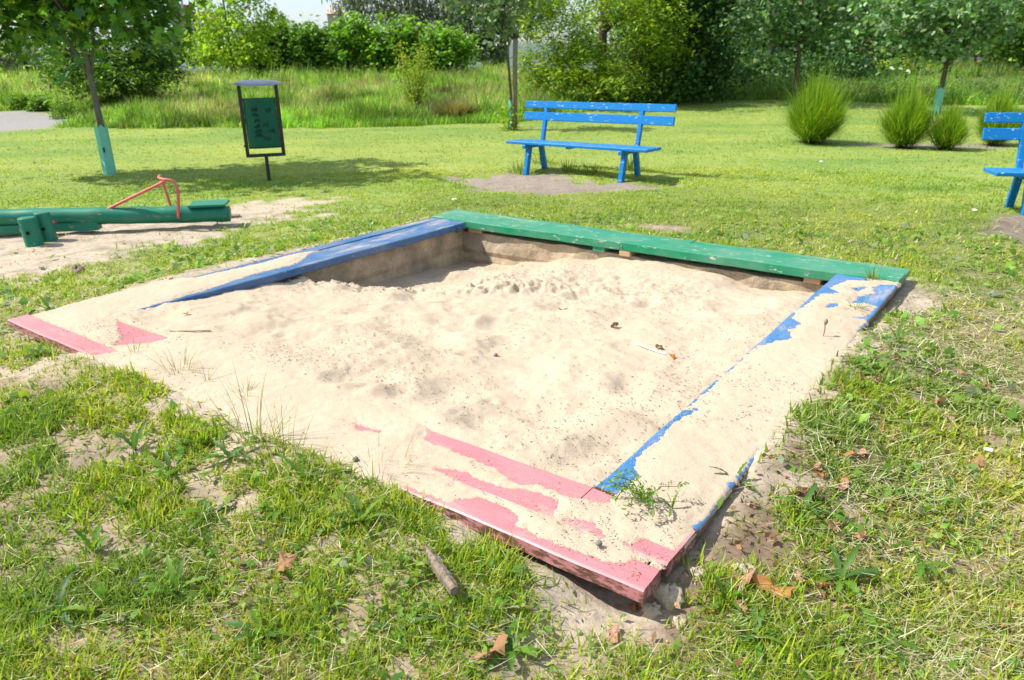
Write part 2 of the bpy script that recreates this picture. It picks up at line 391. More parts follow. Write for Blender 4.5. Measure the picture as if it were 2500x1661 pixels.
mul = (sstep(4.36, 4.5, ub)*(1-sstep(5.0, 5.7, ub))*sstep(2.2, 3.2, vb)*(1-sstep(4.9, 5.6, vb))*sstep(.40, .55, fbm(X*3, Y*3, 4, 93)+.10*sstep(3.3, 4, vb)))[:, None]
C = C*(1-.8*mul)+np.array([.17, .115, .07])*.8*mul
C = C*(1-.30*(sstep(.50, .66, fbm(X*11, Y*11, 4, 94))*(dist < 9)*(ob > .05))[:, None])
nx, ny = len(gx), len(gy)
I = np.arange(nx*ny).reshape(nx, ny)
Qg = np.stack([I[:-1, :-1].ravel(), I[1:, :-1].ravel(), I[1:, 1:].ravel(), I[:-1, 1:].ravel()], 1)
Vg = np.stack([X, Y, Zg], 1)
def split(mask, name, label):
    q = Qg[mask]; used = np.unique(q); rm = np.full(len(Vg), -1, np.int64); rm[used] = np.arange(len(used))
    return tag(nmesh(name, Vg[used], Q=rm[q], col=C[used], mat=M['ground'], smooth=True), label, None, None, 'structure')
fm = lambda a: a[Qg].mean(1)
fs, fd, fp = fm(ms), fm(md_), fm(mp_)
uu, vv = to_uv(fm(X), fm(Y))
inbox = (uu > .25) & (uu < SZ-.22) & (vv > .25) & (vv < SZ-.22)
k_path = fp > .5; k_dirt = (fd > .5) & ~k_path; k_sand = (fs > .5) & ~k_path & ~k_dirt & ~inbox & (fm(dist) < 14)
split(k_path, 'path', 'grey trodden gravel path at the left edge of the lawn')
split(k_dirt, 'dirt_patch', 'bare grey earth worn away in front of the benches')
split(k_sand, 'sand_patch', 'pale sand spilled on the ground round the sandbox and seesaw')
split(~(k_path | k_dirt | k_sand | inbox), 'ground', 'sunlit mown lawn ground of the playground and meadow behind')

# ------------------------------------------------------------------ SAND in the box
INT = [(.5, .5, -.31), (.9, .5, -.28), (1.3, .5, -.19), (1.75, .45, -.09), (2.2, .4, -.02), (2.6, .4, .0), (3.0, .4, -.03), (3.4, .4, -.10), (3.9, .45, -.07),
       (.5, 1.0, -.28), (.5, 1.5, -.25), (.5, 2.0, -.19), (.48, 2.3, -.10), (.46, 2.55, .02), (.46, 2.8, .062), (.46, 3.2, .085), (.48, 3.6, .112), (.48, 3.9, .125),
       (1.0, 1.0, -.26), (1.5, 1.0, -.14), (2.0, 1.0, -.05), (3, 1, -.03), (.9, 1.6, -.25), (.95, 2.1, -.16), (.8, 2.5, -.01), (1.2, 2.4, -.0), (1.0, 2.8, .03), (1.35, 1.7, -.15), (1.6, 2.0, -.05),
       (2.2, 1.6, -.03), (2.2, 2.2, .0), (2.2, 2.8, .03), (1.6, 2.8, .04), (2.8, 1.6, -.01), (2.8, 2.2, .02), (2.8, 2.8, .04), (3.4, 1.2, .0), (3.4, 2, .04), (3.4, 2.8, .05),
       (3.4, 3.4, .045), (2.8, 3.4, .07), (2.2, 3.4, .1), (1.6, 3.4, .11), (1, 3.4, .11), (.8, 3.9, .125), (1.3, 3.95, .128), (2, 3.95, .13), (2.8, 3.95, .128), (3.2, 3.92, .114), (3.6, 3.92, .108), (3.85, 3.85, .075),
       (3.95, .8, .01), (3.95, 1.3, .045), (3.95, 1.8, .07), (3.95, 2.3, .088), (3.95, 2.9, .088), (3.95, 3.4, .065), (3.92, 3.7, .045)]
st = .0125
ug = np.arange(.38, 4.06, st); vg = np.arange(.36, 4.02, st)
Us, Vs = np.meshgrid(ug, vg, indexing='ij'); Us = Us.ravel(); Vs = Vs.ravel()
zs = idw(Us, Vs, INT, 3.2, .012)
edge = np.minimum(np.minimum(Us-.45, 3.97-Us), np.minimum(Vs-.43, 3.95-Vs)); edm = sstep(-.02, .35, edge)
zs = zs+(.075*(fbm(Us*2.1, Vs*2.1, 3, 60)-.5)*edm+.038*(fbm(Us*5, Vs*5, 3, 61)-.5)*(.15+.85*edm)+.013*(fbm(Us*20, Vs*20, 3, 62)-.5)+.005*(fbm(Us*55, Vs*55, 2, 63)-.5))
# churned, clumpy sand along the crest of the hollow and on the far slope
churn = np.exp(-((Vs-2.25+.55*(Us-.7))/.20)**2)*(1-sstep(1.9, 2.4, Us))+.55*np.exp(-(((Us-1.5)/.5)**2+((Vs-1.25)/.35)**2))+.35*np.exp(-(((Us-2.6)/.6)**2+((Vs-1.2)/.4)**2))
rid = 1-np.abs(fbm(Us*11, Vs*11, 4, 65)-.5)*4
zs = zs+churn*(.068*np.clip(rid, -.4, 1)+.05*(fbm(Us*28, Vs*28, 3, 66)-.5))
r2 = np.random.default_rng(3)
for k in range(85):                                  # footprints, finger holes, paw marks and little mounds
    cu, cv = r2.uniform(.7, 3.9), r2.uniform(.8, 3.85); rr = r2.choice([.02, .03, .05, .10, .13]); dp = r2.uniform(.2, .42)*rr*.75*r2.choice([1, 1, -.8])
    if edge.size: 
        el = r2.uniform(.6, 1.6); q = ((Us-cu)/(rr*el))**2+((Vs-cv)/rr)**2
        nn = fbm(Us*30, Vs*30, 2, 90) if k == 0 else nn
        zs = zs-dp*np.exp(-q*(1+.8*nn))+dp*.35*np.exp(-(np.sqrt(q)-1.5)**2*3)
under = np.maximum(np.maximum(.47-Us, Us-3.985), np.maximum(.44-Vs, Vs-3.96))
zs = np.where(under > 0, np.minimum(zs, .085), zs)
zs = np.minimum(zs, .135)
xs, ys = to_xy(Us, Vs)
n1, n2 = len(ug), len(vg); I = np.arange(n1*n2).reshape(n1, n2)
Qs = np.stack([I[:-1, :-1].ravel(), I[:-1, 1:].ravel(), I[1:, 1:].ravel(), I[1:, :-1].ravel()], 1)
VS = np.stack([xs, ys, zs], 1)
# sand lying on the boards: a sheet that dips below the board tops where the photo shows bare paint
EXP = [
 [(0, .3), (.53, .3), (.53, 2.4), (.41, 2.5), (.33, 2.32), (.24, 2.2), (.2, 2.05), (.12, 2.2), (0, 2.35)],
 [(-.1, 2.2), (.12, 2.2), (.13, 2.6), (.085, 3.1), (-.1, 3.3)], [(.40, 2.4), (.56, 2.4), (.56, 3.95), (.50, 3.9), (.465, 3.3), (.37, 2.85)],
 [(3.126, 3.92), (3.377, 3.92), (4.01, 3.92), (4.041, 3.969), (4.063, 4.021), (4.015, 4.037), (3.897, 4.049), (3.769, 4.066), (3.724, 4.104), (3.598, 4.053), (3.447, 4.04), (3.328, 4.036), (3.207, 4.046), (3.191, 3.998)],
 [(3.408, 4.185), (3.513, 4.141), (3.621, 4.162), (3.74, 4.126), (3.817, 4.105), (3.891, 4.104), (3.953, 4.199), (3.832, 4.206), (3.694, 4.209)],
 [(3.60, 4.335), (3.662, 4.251), (3.777, 4.244), (3.856, 4.26), (3.875, 4.315), (3.949, 4.328), (4.071, 4.326), (4.183, 4.317), (4.283, 4.295), (4.29, 4.232), (4.42, 4.232), (4.42, 4.42), (4.21, 4.42), (3.978, 4.42), (3.5, 4.42)],
 [(4.003, 4.187), (4.087, 4.151), (4.153, 4.197), (4.086, 4.205)], [(4.23, 4.195), (4.277, 4.131), (4.365, 4.141), (4.41, 4.15), (4.41, 4.21), (4.32, 4.212)],
 [(.493, 3.90), (.822, 3.90), (1.142, 3.90), (1.127, 4.053), (.998, 4.205), (.92, 4.121), (.706, 4.038)],
 [(-.1, 4.42), (-.1, 4.225), (.2, 4.225), (.548, 4.232), (.818, 4.236), (1.072, 4.23), (1.02, 4.30), (.85, 4.42)],
 [(3.94, .40), (4.186, .44), (4.186, .509), (4.07, .567), (4.026, .848), (4.128, .915), (4.015, .99), (3.989, 1.293), (3.974, 1.452), (4.004, 1.628), (4.078, 1.685), (4.045, 1.835), (4.098, 1.969), (4.049, 2.049), (3.987, 2.171), (3.93, 2.1), (3.93, 1.394)],
 [(4.264, .656), (4.306, .557), (4.45, .466), (4.45, 1.66), (4.376, 1.62), (4.376, 1.537), (4.393, 1.395), (4.284, 1.4), (4.365, 1.359), (4.392, 1.115), (4.314, 1.047), (4.237, 1.098), (4.233, .944), (4.307, .797)],
 [(4.023, 3.126), (3.99, 3.353), (4.0, 3.47), (3.995, 3.678), (4.057, 3.778), (4.06, 3.97), (3.94, 3.96), (3.94, 3.591), (3.95, 3.2)],
 [(3.93, 1.6), (3.982, 1.6), (3.978, 2.2), (3.977, 2.7), (3.984, 3.3), (3.93, 3.3)],
 [(4.382, 3.45), (4.42, 3.45), (4.42, 3.66), (4.386, 3.66)], [(4.10, 1.2), (4.16, 1.16), (4.17, 1.24), (4.12, 1.28)], [(4.15, .75), (4.22, .68), (4.2, .82)], [(2.86, 4.1), (2.99, 4.09), (2.9, 4.13)],
 [(3.35, 4.45), (3.4, 4.35), (3.6, 4.345), (3.6, 4.45)]]
st2 = .008
ug = np.arange(-.12, 4.52, st2); vg = np.arange(.40, 4.50, st2)
Uc, Vc = np.meshgrid(ug, vg, indexing='ij'); Uc = Uc.ravel(); Vc = Vc.ravel()
keep = (Uc < .54) | (Uc > 3.93) | (Vc > 3.91)
E_ = np.full(len(Uc), .09)
Uk, Vk = Uc[keep], Vc[keep]; e = np.full(len(Uk), .09)
for p in EXP: e = np.minimum(e, sdf(Uk, Vk, p))
spill = np.maximum(sstep(1.6, 2.1, Vk)*(1-sstep(3.1, 3.35, Vk))*(Uk > 4), ((Vk > 4.2)*sstep(.95, 1.2, Uk)*(1-sstep(3.2, 3.4, Uk))))
spill = np.maximum(spill, (Uk < .2)*sstep(3.0, 3.3, Vk)*(1-sstep(3.9, 4.1, Vk)))
bord = np.minimum(np.minimum(Uk-.0, 4.385-Uk), 4.37-Vk)
e = np.minimum(e, bord+spill*.15-.004+.004*(Uk > 4.2))
e = np.minimum(e, np.where(Uk < 2, Vk-.43, Vk-.44))
intr = np.maximum(np.maximum(Uk-.505, 3.95-Uk)*-1, 0)
e = e+.016*(fbm(Uk*26, Vk*9, 4, 71)-.5)+.02*(fbm(Uk*9, Vk*30, 3, 72)-.5)+.034*(fbm(Uk*48, Vk*48, 3, 73)-.5)-.003
E_[keep] = e; SPL = np.zeros(len(Uc)); SPL[keep] = spill
hc = np.where(E_ > 0, .0010+np.clip(E_*.12, 0, .010), np.clip(E_*(.7+2.2*SPL), -.1, 0)-.0015)
hc = hc+np.where(E_ > 0.01, .016*(fbm(Uc*5, Vc*5, 3, 74)-.42)*sstep(.01, .06, E_)+.006*(fbm(Uc*24, Vc*24, 3, 75)-.5), 0)
outd = np.maximum(np.maximum(-Uc, Uc-4.385), Vc-4.37); zc = ZT+hc-.42*np.clip(outd, 0, 1)
xc, yc = to_xy(Uc, Vc)
n1, n2 = len(ug), len(vg); I = np.arange(n1*n2).reshape(n1, n2)
Qc = np.stack([I[:-1, :-1].ravel(), I[:-1, 1:].ravel(), I[1:, 1:].ravel(), I[1:, :-1].ravel()], 1)
fu, fv = Uc[Qc].mean(1), Vc[Qc].mean(1)
infoot = ~((fu > .497) & (fu < 3.957) & (fv < 3.942)) & (fv > .42)
emax = E_[Qc].max(1)
Qc = Qc[infoot & (emax > np.where(SPL[Qc].max(1) > .02, -.06, -.005))]
# loose grains thinning out beyond the edge of each drift
rg_ = np.random.default_rng(66); cand = np.nonzero((E_ > -.045) & (E_ < -.001) & (Uc > .01) & (Uc < 4.38) & (Vc < 4.36) & ((Uc < .49) | (Uc > 3.975) | (Vc > 3.965)) & (Vc > .45))[0]
gi = np.repeat(cand, 2); gi = gi[rg_.random(len(gi)) < .85*np.exp(E_[gi]/.013)]; ng = len(gi)
gu = Uc[gi]+rg_.uniform(-.004, .004, ng); gv = Vc[gi]+rg_.uniform(-.004, .004, ng); gxx, gyy = to_xy(gu, gv); sz_ = rg_.uniform(.0008, .0022, ng); an_ = rg_.uniform(0, 6.28, ng)
GV = np.stack([np.stack([gxx+sz_*np.cos(an_+k*PI/2), gyy+sz_*np.sin(an_+k*PI/2), np.full(ng, ZT+.0045)+.001*k], 1) for k in range(4)], 1).reshape(-1, 3)
tag(nmesh('sand_grains', GV, Q=np.arange(ng*4).reshape(ng, 4), mat=M['sand']), 'loose grains of sand scattered thinly over the painted boards', 'sand', None, 'stuff')
used = np.unique(Qc); rm = np.full(len(Uc), -1, np.int64); rm[used] = np.arange(len(used))
VC = np.stack([xc, yc, zc], 1)[used]; Qc = rm[Qc]
tag(nmesh('sand', np.vstack([VS, VC]), Q=np.vstack([Qs, Qc+len(VS)]), mat=M['sand'], smooth=True), 'pale beige play sand filling the wooden box and drifted over its boards', None, None, 'structure')

def debris(n, seed):
    r = np.random.default_rng(seed); u = r.uniform(.5, 4.36, n); v = r.uniform(.5, 4.35, n)
    k = r.random(n) < np.clip(4*(fbm(u*1.7, v*1.7, 3, 91)-.42), .06, 1); u, v = u[k], v[k]; n = len(u)
    iu = np.clip(((u-.38)/st).astype(int), 0, len(np.arange(.38, 4.06, st))-1); iv = np.clip(((v-.36)/st).astype(int), 0, len(np.arange(.36, 4.02, st))-1)
    z = zs[iu*len(np.arange(.36, 4.02, st))+iv]; onb = (u > 3.96) | (v > 3.945); z = np.where(onb, ZT+.012, z)
    x, y = to_xy(u, v); a = r.uniform(0, 2*PI, n); L = .002+.009*r.random(n)**3; w = .0012+.0014*r.random(n)
    c, s_ = np.cos(a), np.sin(a); V = []
    for (i, j, h) in ((-1, 0, .001), (0, -1, .0035), (1, 0, .001), (0, 1, .002)): V.append(np.stack([x+i*L*c-j*w*s_, y+i*L*s_+j*w*c, z+h+.001], 1))
    V = np.stack(V, 1).reshape(-1, 3); Q = np.arange(n*4).reshape(n, 4)
    cc = np.array([(.12, .08, .055), (.20, .14, .09), (.28, .21, .14), (.07, .055, .045)])[r.choice(4, n, p=[.35, .3, .2, .15])]
    m, nt, ns, ls = newmat('debris'); at_ = N_(ns, 'ShaderNodeAttribute', attribute_name='col'); principled(ns, ls, at_.outputs['Color'], .9, None, .1)
    tag(nmesh('sand_debris', V, Q=Q, col=np.repeat(cc, 4, 0), mat=m), 'fine dark crumbs of bark and plant debris sprinkled over the sand', 'debris', None, 'stuff')
debris(26000, 17)
# ------------------------------------------------------------------ SANDBOX frame
cx, cy = to_xy(SZ/2, SZ/2)
box = empty('sandbox', (cx, cy, 0), 'large square sandbox edged with green, blue and faded red boards', 'sandbox')
def plank(name, quad, ztop, th, mat, seed, n=40, sag=.004, ends=(0, 0), parent=None, label=None):
    """quad = (u,v) of start-left, start-right, end-right, end-left; swept with slight wander and rounded arrises"""
    a, b, c, d = [np.array(q, float) for q in quad]; V = []; F = []
    r = .006
    rg = np.random.default_rng(seed); ph = rg.uniform(0, 6, 6)
    for i in range(n+1):
        t = i/n; L = a+(d-a)*t; R = b+(c-b)*t; w = R-L; wl = np.linalg.norm(w); wn = w/wl
        dz = sag*(math.sin(t*5+ph[0])*.6+math.sin(t*13+ph[1])*.4)+ends[0]*(1-t)+ends[1]*t
        j1 = .0022*math.sin(t*37+ph[2])+.0015*math.sin(t*91+ph[3]); j2 = .0022*math.sin(t*41+ph[4])+.0015*math.sin(t*83+ph[5])
        prof = [(0+j1, -th+r), (r+j1, -th), (wl-r+j2, -th), (wl+j2, -th+r), (wl+j2, -r), (wl-r+j2, -r*.25), (wl-2*r+j2, 0), (wl*.5, -.0015), (2*r+j1, 0), (r+j1, -r*.25), (0+j1, -r)]
        for (o_, z) in prof:
            p = L+wn*o_; x, y = to_xy(p[0], p[1]); V.append((x, y, ztop+z+dz))
    m = 11
    for i in range(n):
        for k in range(m): F.append([i*m+k, i*m+(k+1) % m, (i+1)*m+(k+1) % m, (i+1)*m+k])
    F.append(list(range(m))[::-1]); F.append([n*m+k for k in range(m)])
    o = nmesh(name, np.array(V), N=F, mat=mat, parent=parent or box)
    bpy.context.view_layer.update()
    import bmesh
    bm = bmesh.new(); bm.from_mesh(o.data); bmesh.ops.recalc_face_normals(bm, faces=bm.faces); bm.to_mesh(o.data); bm.free()
    if label: o['label'] = label
    return o
G = M['green']
plank('board', [(0.005, .086), (.035, .437), (2.19, .432), (2.18, .112)], ZT+.006, .072, G, 1, label='glossy green board, near left half')
plank('board', [(2.184, .112), (2.194, .432), (4.379, .425), (4.385, .188)], ZT+.006, .072, G, 2, label='green board, near right half with a nail at the joint')
plank('board', [(0.0, .0), (.004, .079), (2.70, .118), (2.70, .0)], ZT+.002, .05, G, 3, label='narrow green board, far left half')
plank('board', [(2.704, .0), (2.704, .12), (4.386, .180), (4.387, .0)], ZT-.001, .05, G, 4, label='narrow green board, far right half')
plank('board', [(.04, .444), (.158, .440), (.168, 3.94), (.055, 3.94)], ZT-.004, .045, M['blueL'], 5, label='outer blue board half buried in sand')
plank('board', [(.186, .452), (.503, .46), (.497, 3.95), (.222, 3.95)], ZT, .062, M['blueL'], 6, label='inner dark blue board', sag=.003)
plank('board', [(3.97, .440), (4.18, .440), (4.18, 3.945), (3.972, 3.945)], ZT, .045, M['blueR'], 7, label='inner pale blue board under sand', sag=.001)
plank('board', [(4.184, .440), (4.391, .436), (4.388, 3.985), (4.184, 3.985)], ZT, .045, M['blueR'], 8, label='outer pale blue board under sand', sag=.001)
plank('board', [(.19, 4.205), (.10, 3.958), (3.968, 3.95), (3.968, 4.213)], ZT, .045, M['pink'], 9, label='inner faded red board', sag=.001)
plank('board', [(3.972, 4.213), (3.972, 3.952), (4.388, 3.992), (4.384, 4.21)], ZT, .05, M['pink'], 10, n=8, label='short end of the inner red board', sag=.0)
plank('board', [(.0, 4.364), (.0, 4.236), (4.378, 4.240), (4.380, 4.366)], ZT, .055, M['pink'], 12, label='outer faded red board with a chipped edge', sag=.001, ends=(.01, .0))
def wall(name, quad, z0, z1, seed, nl=90, nz=14, amp=.034):
    a, b, c, d = [np.array(q, float) for q in quad]         # inner start, inner end, outer end, outer start (uv)
    V = []; F = []
    for i in range(nl+1):
        t = i/nl; p = a+(b-a)*t; q = d+(c-d)*t; nrm = (p-q)/np.linalg.norm(p-q)
        for k in range(nz+1):
            s = k/nz; z = z0+(z1-z0)*s
            o_ = amp*(float(fbm(t*14+seed, s*3+seed, 4, seed))-.5)*2-.012*max(0, s-.8)*5*float(vnoise(t*22, seed, 3)) - (.014 if .62 < s < .66 else 0)
            P_ = p+nrm*o_; x, y = to_xy(P_[0], P_[1]); V.append((x, y, z-(.02*float(vnoise(t*30, 1.5, seed)) if k == nz else 0)))
        x, y = to_xy(q[0], q[1]); V.append((x, y, z1-.004)); V.append((x, y, z0))
    m = nz+3
    for i in range(nl):
        for k in range(m): F.append([i*m+k, i*m+(k+1) % m, (i+1)*m+(k+1) % m, (i+1)*m+k])
    F.append(list(range(m))); F.append([nl*m+k for k in range(m)][::-1])
    o = nmesh(name, np.array(V), N=F, mat=M['concrete'], parent=box)
    import bmesh
    bm = bmesh.new(); bm.from_mesh(o.data); bmesh.ops.recalc_face_normals(bm, faces=bm.faces); bm.to_mesh(o.data); bm.free()
    o['label'] = 'rough concrete kerb wall under the boards'; return o
wall('kerb_wall', [(.40, .385), (4.05, .385), (4.05, .14), (.40, .14)], -.62, .016, 1)
wall('kerb_wall', [(.41, .142), (.41, 4.1), (.2, 4.1), (.2, .142)], -.62, .062, 2)
wall('kerb_wall', [(4.05, .39), (4.05, 4.1), (4.22, 4.1), (4.22, .39)], -.62, .055, 3)
wall('kerb_wall', [(.415, 4.06), (4.045, 4.06), (4.045, 4.2), (.415, 4.2)], -.62, .055, 4)
mb = lambda: MB()
def blockuv(u, v, su, sv, z0, z1, mat, label=None):
    x, y = to_xy(u, v); b = MB(); b.box((x, y, (z0+z1)/2), su, sv, z1-z0, YAW); o = b.build('support_block', mat, box)
    if label: o['label'] = label
blockuv(.56, .30, .16, .20, .010, .0565, M['rawwood'])
blockuv(1.98, .31, .12, .22, .010, .0565, M['green'], 'green painted support block')
blockuv(2.24, .32, .105, .21, .006, .0565, M['rawwood'])
blockuv(3.80, .31, .12, .20, .010, .0565, M['rawwood'])
blockuv(4.25, 4.10, .10, .14, -.04, .068, M['oldwood'])
def grains(): pass
# screws / dark nail heads
for (u, v) in [(2.21, .433)]:
    x, y = to_xy(u, v+.003); b = MB(); b.tube([(x, y, .098), (x+EV[0]*.004, y+EV[1]*.004, .098)], .009, 10); b.build('bolt_head', M['oldwood'], box)

# ------------------------------------------------------------------ blades and leaves in numpy
def blades(P, L, W, lean, head, curve, col, seg=2):
    """P base (n,3); lean = tilt from vertical; head = heading; curve = extra bend towards the tip"""
    n = len(P); hx, hy = np.cos(head), np.sin(head); sx, sy = -hy, hx
    V = []; ts = np.linspace(0, 1, seg+1)
    pts = []; cur = P.copy(); prev = cur
    for i, t in enumerate(ts):
        if i > 0:
            a = lean+curve*(t-.5/seg); d = np.stack([hx*np.sin(a), hy*np.sin(a), np.cos(a)], 1); cur = prev+d*(L/seg)[:, None]
        wv = W*(1-t**1.6)*.5 if i < seg else None
        if i < seg:
            s = np.stack([sx, sy, np.zeros(n)], 1)*wv[:, None]; V += [cur-s, cur+s]
        else: V.append(cur)
        prev = cur
    k = 2*seg+1; V = np.stack(V, 1).reshape(-1, 3); b = np.arange(n)[:, None]*k
    Q = np.vstack([b+np.array([[2*i, 2*i+1, 2*i+3, 2*i+2]]) for i in range(seg-1)]) if seg > 1 else None
    T = b+np.array([[2*seg-2, 2*seg-1, 2*seg]])
    return V, Q, T, np.repeat(col, k, 0)
class Acc:
    def __init__(s): s.V = []; s.Q = []; s.T = []; s.C = []; s.n = 0
    def add(s, r):
        V, Q, T, C = r; s.V.append(V); s.C.append(C)
        if Q is not None and len(Q): s.Q.append(Q+s.n)
        if T is not None and len(T): s.T.append(T+s.n)
        s.n += len(V); return s
    def build(s, name, mat, parent=None):
        return nmesh(name, np.vstack(s.V), Q=np.vstack(s.Q) if s.Q else None, T=np.vstack(s.T) if s.T else None, col=np.vstack(s.C), mat=mat, parent=parent)
def colmix(n, cols, wts, var=.2, r=None):
    r = r or rng; wts = np.asarray(wts, float); i = r.choice(len(cols), n, p=wts/wts.sum()); c = np.array(cols)[i]
    return np.clip(c*(1+var*(r.random((n, 1))*2-1))*(1+.08*(r.random((n, 3))*2-1)), .003, .9)
SH = {
 'oval': ([(0, 0, 0), (-.30, .45, .06), (.30, .45, .06), (0, 1, -.03)], [], [(0, 2, 1), (1, 2, 3)]),
 'long': ([(0, 0, 0), (-.16, .4, .03), (.16, .4, .03), (0, 1, -.10)], [], [(0, 2, 1), (1, 2, 3)]),
 'maple': ([(0, 0, 0), (-.18, .12, .0), (-.5, .25, .02), (-.2, .4, 0), (-.42, .72, .03), (-.12, .62, 0), (0, 1.05, -.05), (.12, .62, 0), (.42, .72, .03), (.2, .4, 0), (.5, .25, .02), (.18, .12, 0)], [],
           [(0, 2, 1), (0, 3, 2), (0, 5, 3), (3, 5, 4), (0, 7, 5), (5, 7, 6), (0, 9, 7), (7, 9, 8), (0, 10, 9), (0, 11, 10)]),
 'lobed': ([(0, 0, 0), (-.12, .2, .02), (-.34, .35, .03), (-.2, .5, 0), (-.32, .75, .02), (0, 1, -.04), (.32, .75, .02), (.2, .5, 0), (.34, .35, .03), (.12, .2, .02)], [],
           [(0, 3, 1), (1, 3, 2), (0, 7, 3), (3, 5, 4), (3, 7, 5), (5, 7, 6), (0, 9, 7), (7, 9, 8)]),
}
def leaves(P, size, shape, col, r, updown=.6, droop=0.0, normal=None):
    """leaf cards: normals scattered round +z (updown = how strongly), axis random"""
    n = len(P); sh = SH[shape]; S = np.array(sh[0]); T = np.array(sh[2])
    nr = r.normal(size=(n, 3)); nr /= np.linalg.norm(nr, axis=1)[:, None]
    base = np.array([0, 0, 1.]) if normal is None else normal
    nr = nr+base*updown*1.6; nr /= np.linalg.norm(nr, axis=1)[:, None]
    ax = r.normal(size=(n, 3)); ax[:, 2] -= droop; ax -= nr*(ax*nr).sum(1)[:, None]; ax /= np.linalg.norm(ax, axis=1)[:, None]
    sd = np.cross(ax, nr); sz = size[:, None, None]
    V = P[:, None, :]+sz*(S[None, :, 0:1]*sd[:, None, :]+S[None, :, 1:2]*ax[:, None, :]+S[None, :, 2:3]*nr[:, None, :])
    k = len(S); T = (np.arange(n)[:, None, None]*k+T[None]).reshape(-1, 3)
    return V.reshape(-1, 3), None, T, np.repeat(col, k, 0)

# ------------------------------------------------------------------ GRASS of the lawn (one mass; finer near, coarser far)
def wedge(n, d0, d1, half=.80, back=.9, power=0.0, r=rng):
    """points with density ~1/d^2 between d0 and d1"""
    t = r.random(n); d = d0*(d1/d0)**t if power == 0 else np.sqrt(d0**2+(d1**2-d0**2)*t)
    a = r.uniform(-half, half, n); return d*np.sin(a), d*np.cos(a)-back, d
GRN = [(.10, .17, .014), (.155, .225, .018), (.215, .26, .022), (.30, .29, .05), (.42, .35, .19), (.05, .10, .018)]
def lawn(n, d0, d1, power, seed, Lr, Wf, seg):
    r = np.random.default_rng(seed); x, y, d = wedge(n, d0, d1, power=power, r=r)
    s, dr, pt, md, ins = masks(x, y)
    u, v = to_uv(x, y); b = (u > -.01) & (u < SZ+.01) & (v > -.01) & (v < SZ+.01)
    clump = fbm(x*7, y*7, 3, 33); patch = fbm(x*1.1, y*1.1, 3, 44)
    pk = (1-np.clip(s*1.02, 0, .955))*(1-np.clip(dr*1.1, 0, .985))*(1-pt)*(1-.8*md)*np.clip(.35+1.8*(clump-.28), .2, 1)
    k = (r.random(n) < pk) & ~b; x, y, d, clump, patch = x[k], y[k], d[k], clump[k], patch[k]; n = len(x)
    ur, vr = to_uv(x, y)
    dry = np.clip(1.8*(patch-.45)+.30-.18*sstep(5.2, 6.5, ur)*sstep(2.5, 4, vr), .05, .85)+.45*sstep(4.3, 4.9, ur)*(1-sstep(2.9, 4.2, vr))*(d < 9)
    dry = np.clip(dry+.10*sstep(6, 10, d), 0, .85)
    t = r.random(n) < dry
    cg = colmix(n, GRN[:3]+[GRN[5]], [.24, .42, .28, .06], .28, r)*1.85; cd = colmix(n, GRN[2:5], [.45, .4, .15+.0],   .2, r)*1.5
    c = np.where(t[:, None], cd, cg)
    f = sstep(5, 12, d)[:, None]; c = c*(1-f)+(c*.38+np.array([.37, .49, .095])*.58)*f
    sh = fbm(x*.45, y*.8, 4, 87)-.5; c = c*(1+np.stack([sh*1.1, sh*.45, sh*.3], 1)*f)
    wd = (sstep(.60, .66, fbm(x*1.2, y*1.6, 3, 88))*.55)[:, None]; c = c*(1-wd)+np.array([.13, .26, .04])*wd
    L = r.uniform(Lr[0], Lr[1], n)*(.55+.95*clump)*np.where(t, .9, 1.0)
    L *= 1+.5*(r.random(n) < .06)
    W = Wf*np.maximum(d*.8, 1.6)*r.uniform(.5, 1.5, n)**1.3
    lean = np.abs(r.normal(.25, .62, n))+.3*sstep(8, 14, d); lean = np.where(t, r.uniform(.5, 1.5, n), lean); lean = np.clip(lean, 0, 1.45)
    P = np.stack([x, y, ground_z(x, y)-.004], 1)
    return blades(P, L, W, lean, r.uniform(0, 2*PI, n), r.uniform(.1, .9, n), c, seg)
acc = Acc()
acc.add(lawn(430000, .9, 4.8, 1, 101, (.022, .07), .0023, 3))
acc.add(lawn(430000, 4.4, 13, 0, 102, (.024, .052), .0015, 2))
acc.add(lawn(230000, 11.5, 34, 0, 103, (.022, .05), .0014, 2))
tag(acc.build('lawn_grass', M['grass']), 'short sunlit mown grass with dry yellow stems', 'grass', None, 'stuff')

def litter(n, seed):
    r = np.random.default_rng(seed); u = 4.4+np.abs(r.normal(.35, .5, n)); v = r.uniform(.3, 5.3, n); x, y = to_xy(u, v)
    k = r.random(n) < .15+.85*np.exp(-((u-4.7)/.4)**2)*sstep(2, 3.4, v); x, y = x[k], y[k]; n = len(x)
    P = np.stack([x, y, ground_z(x, y)+r.uniform(.002, .03, n)], 1)
    return leaves(P, .008+.026*r.random(n)**2, 'oval', colmix(n, [(.20, .12, .06), (.32, .20, .11), (.12, .07, .04), (.42, .30, .18)], [.35, .3, .2, .15], .25, r), r, .45)
al = Acc(); al.add(litter(3800, 71)); tag(al.build('leaf_litter', M['dry']), 'brown crumbled leaf litter between the right board and the grass', 'leaf litter', None, 'stuff')
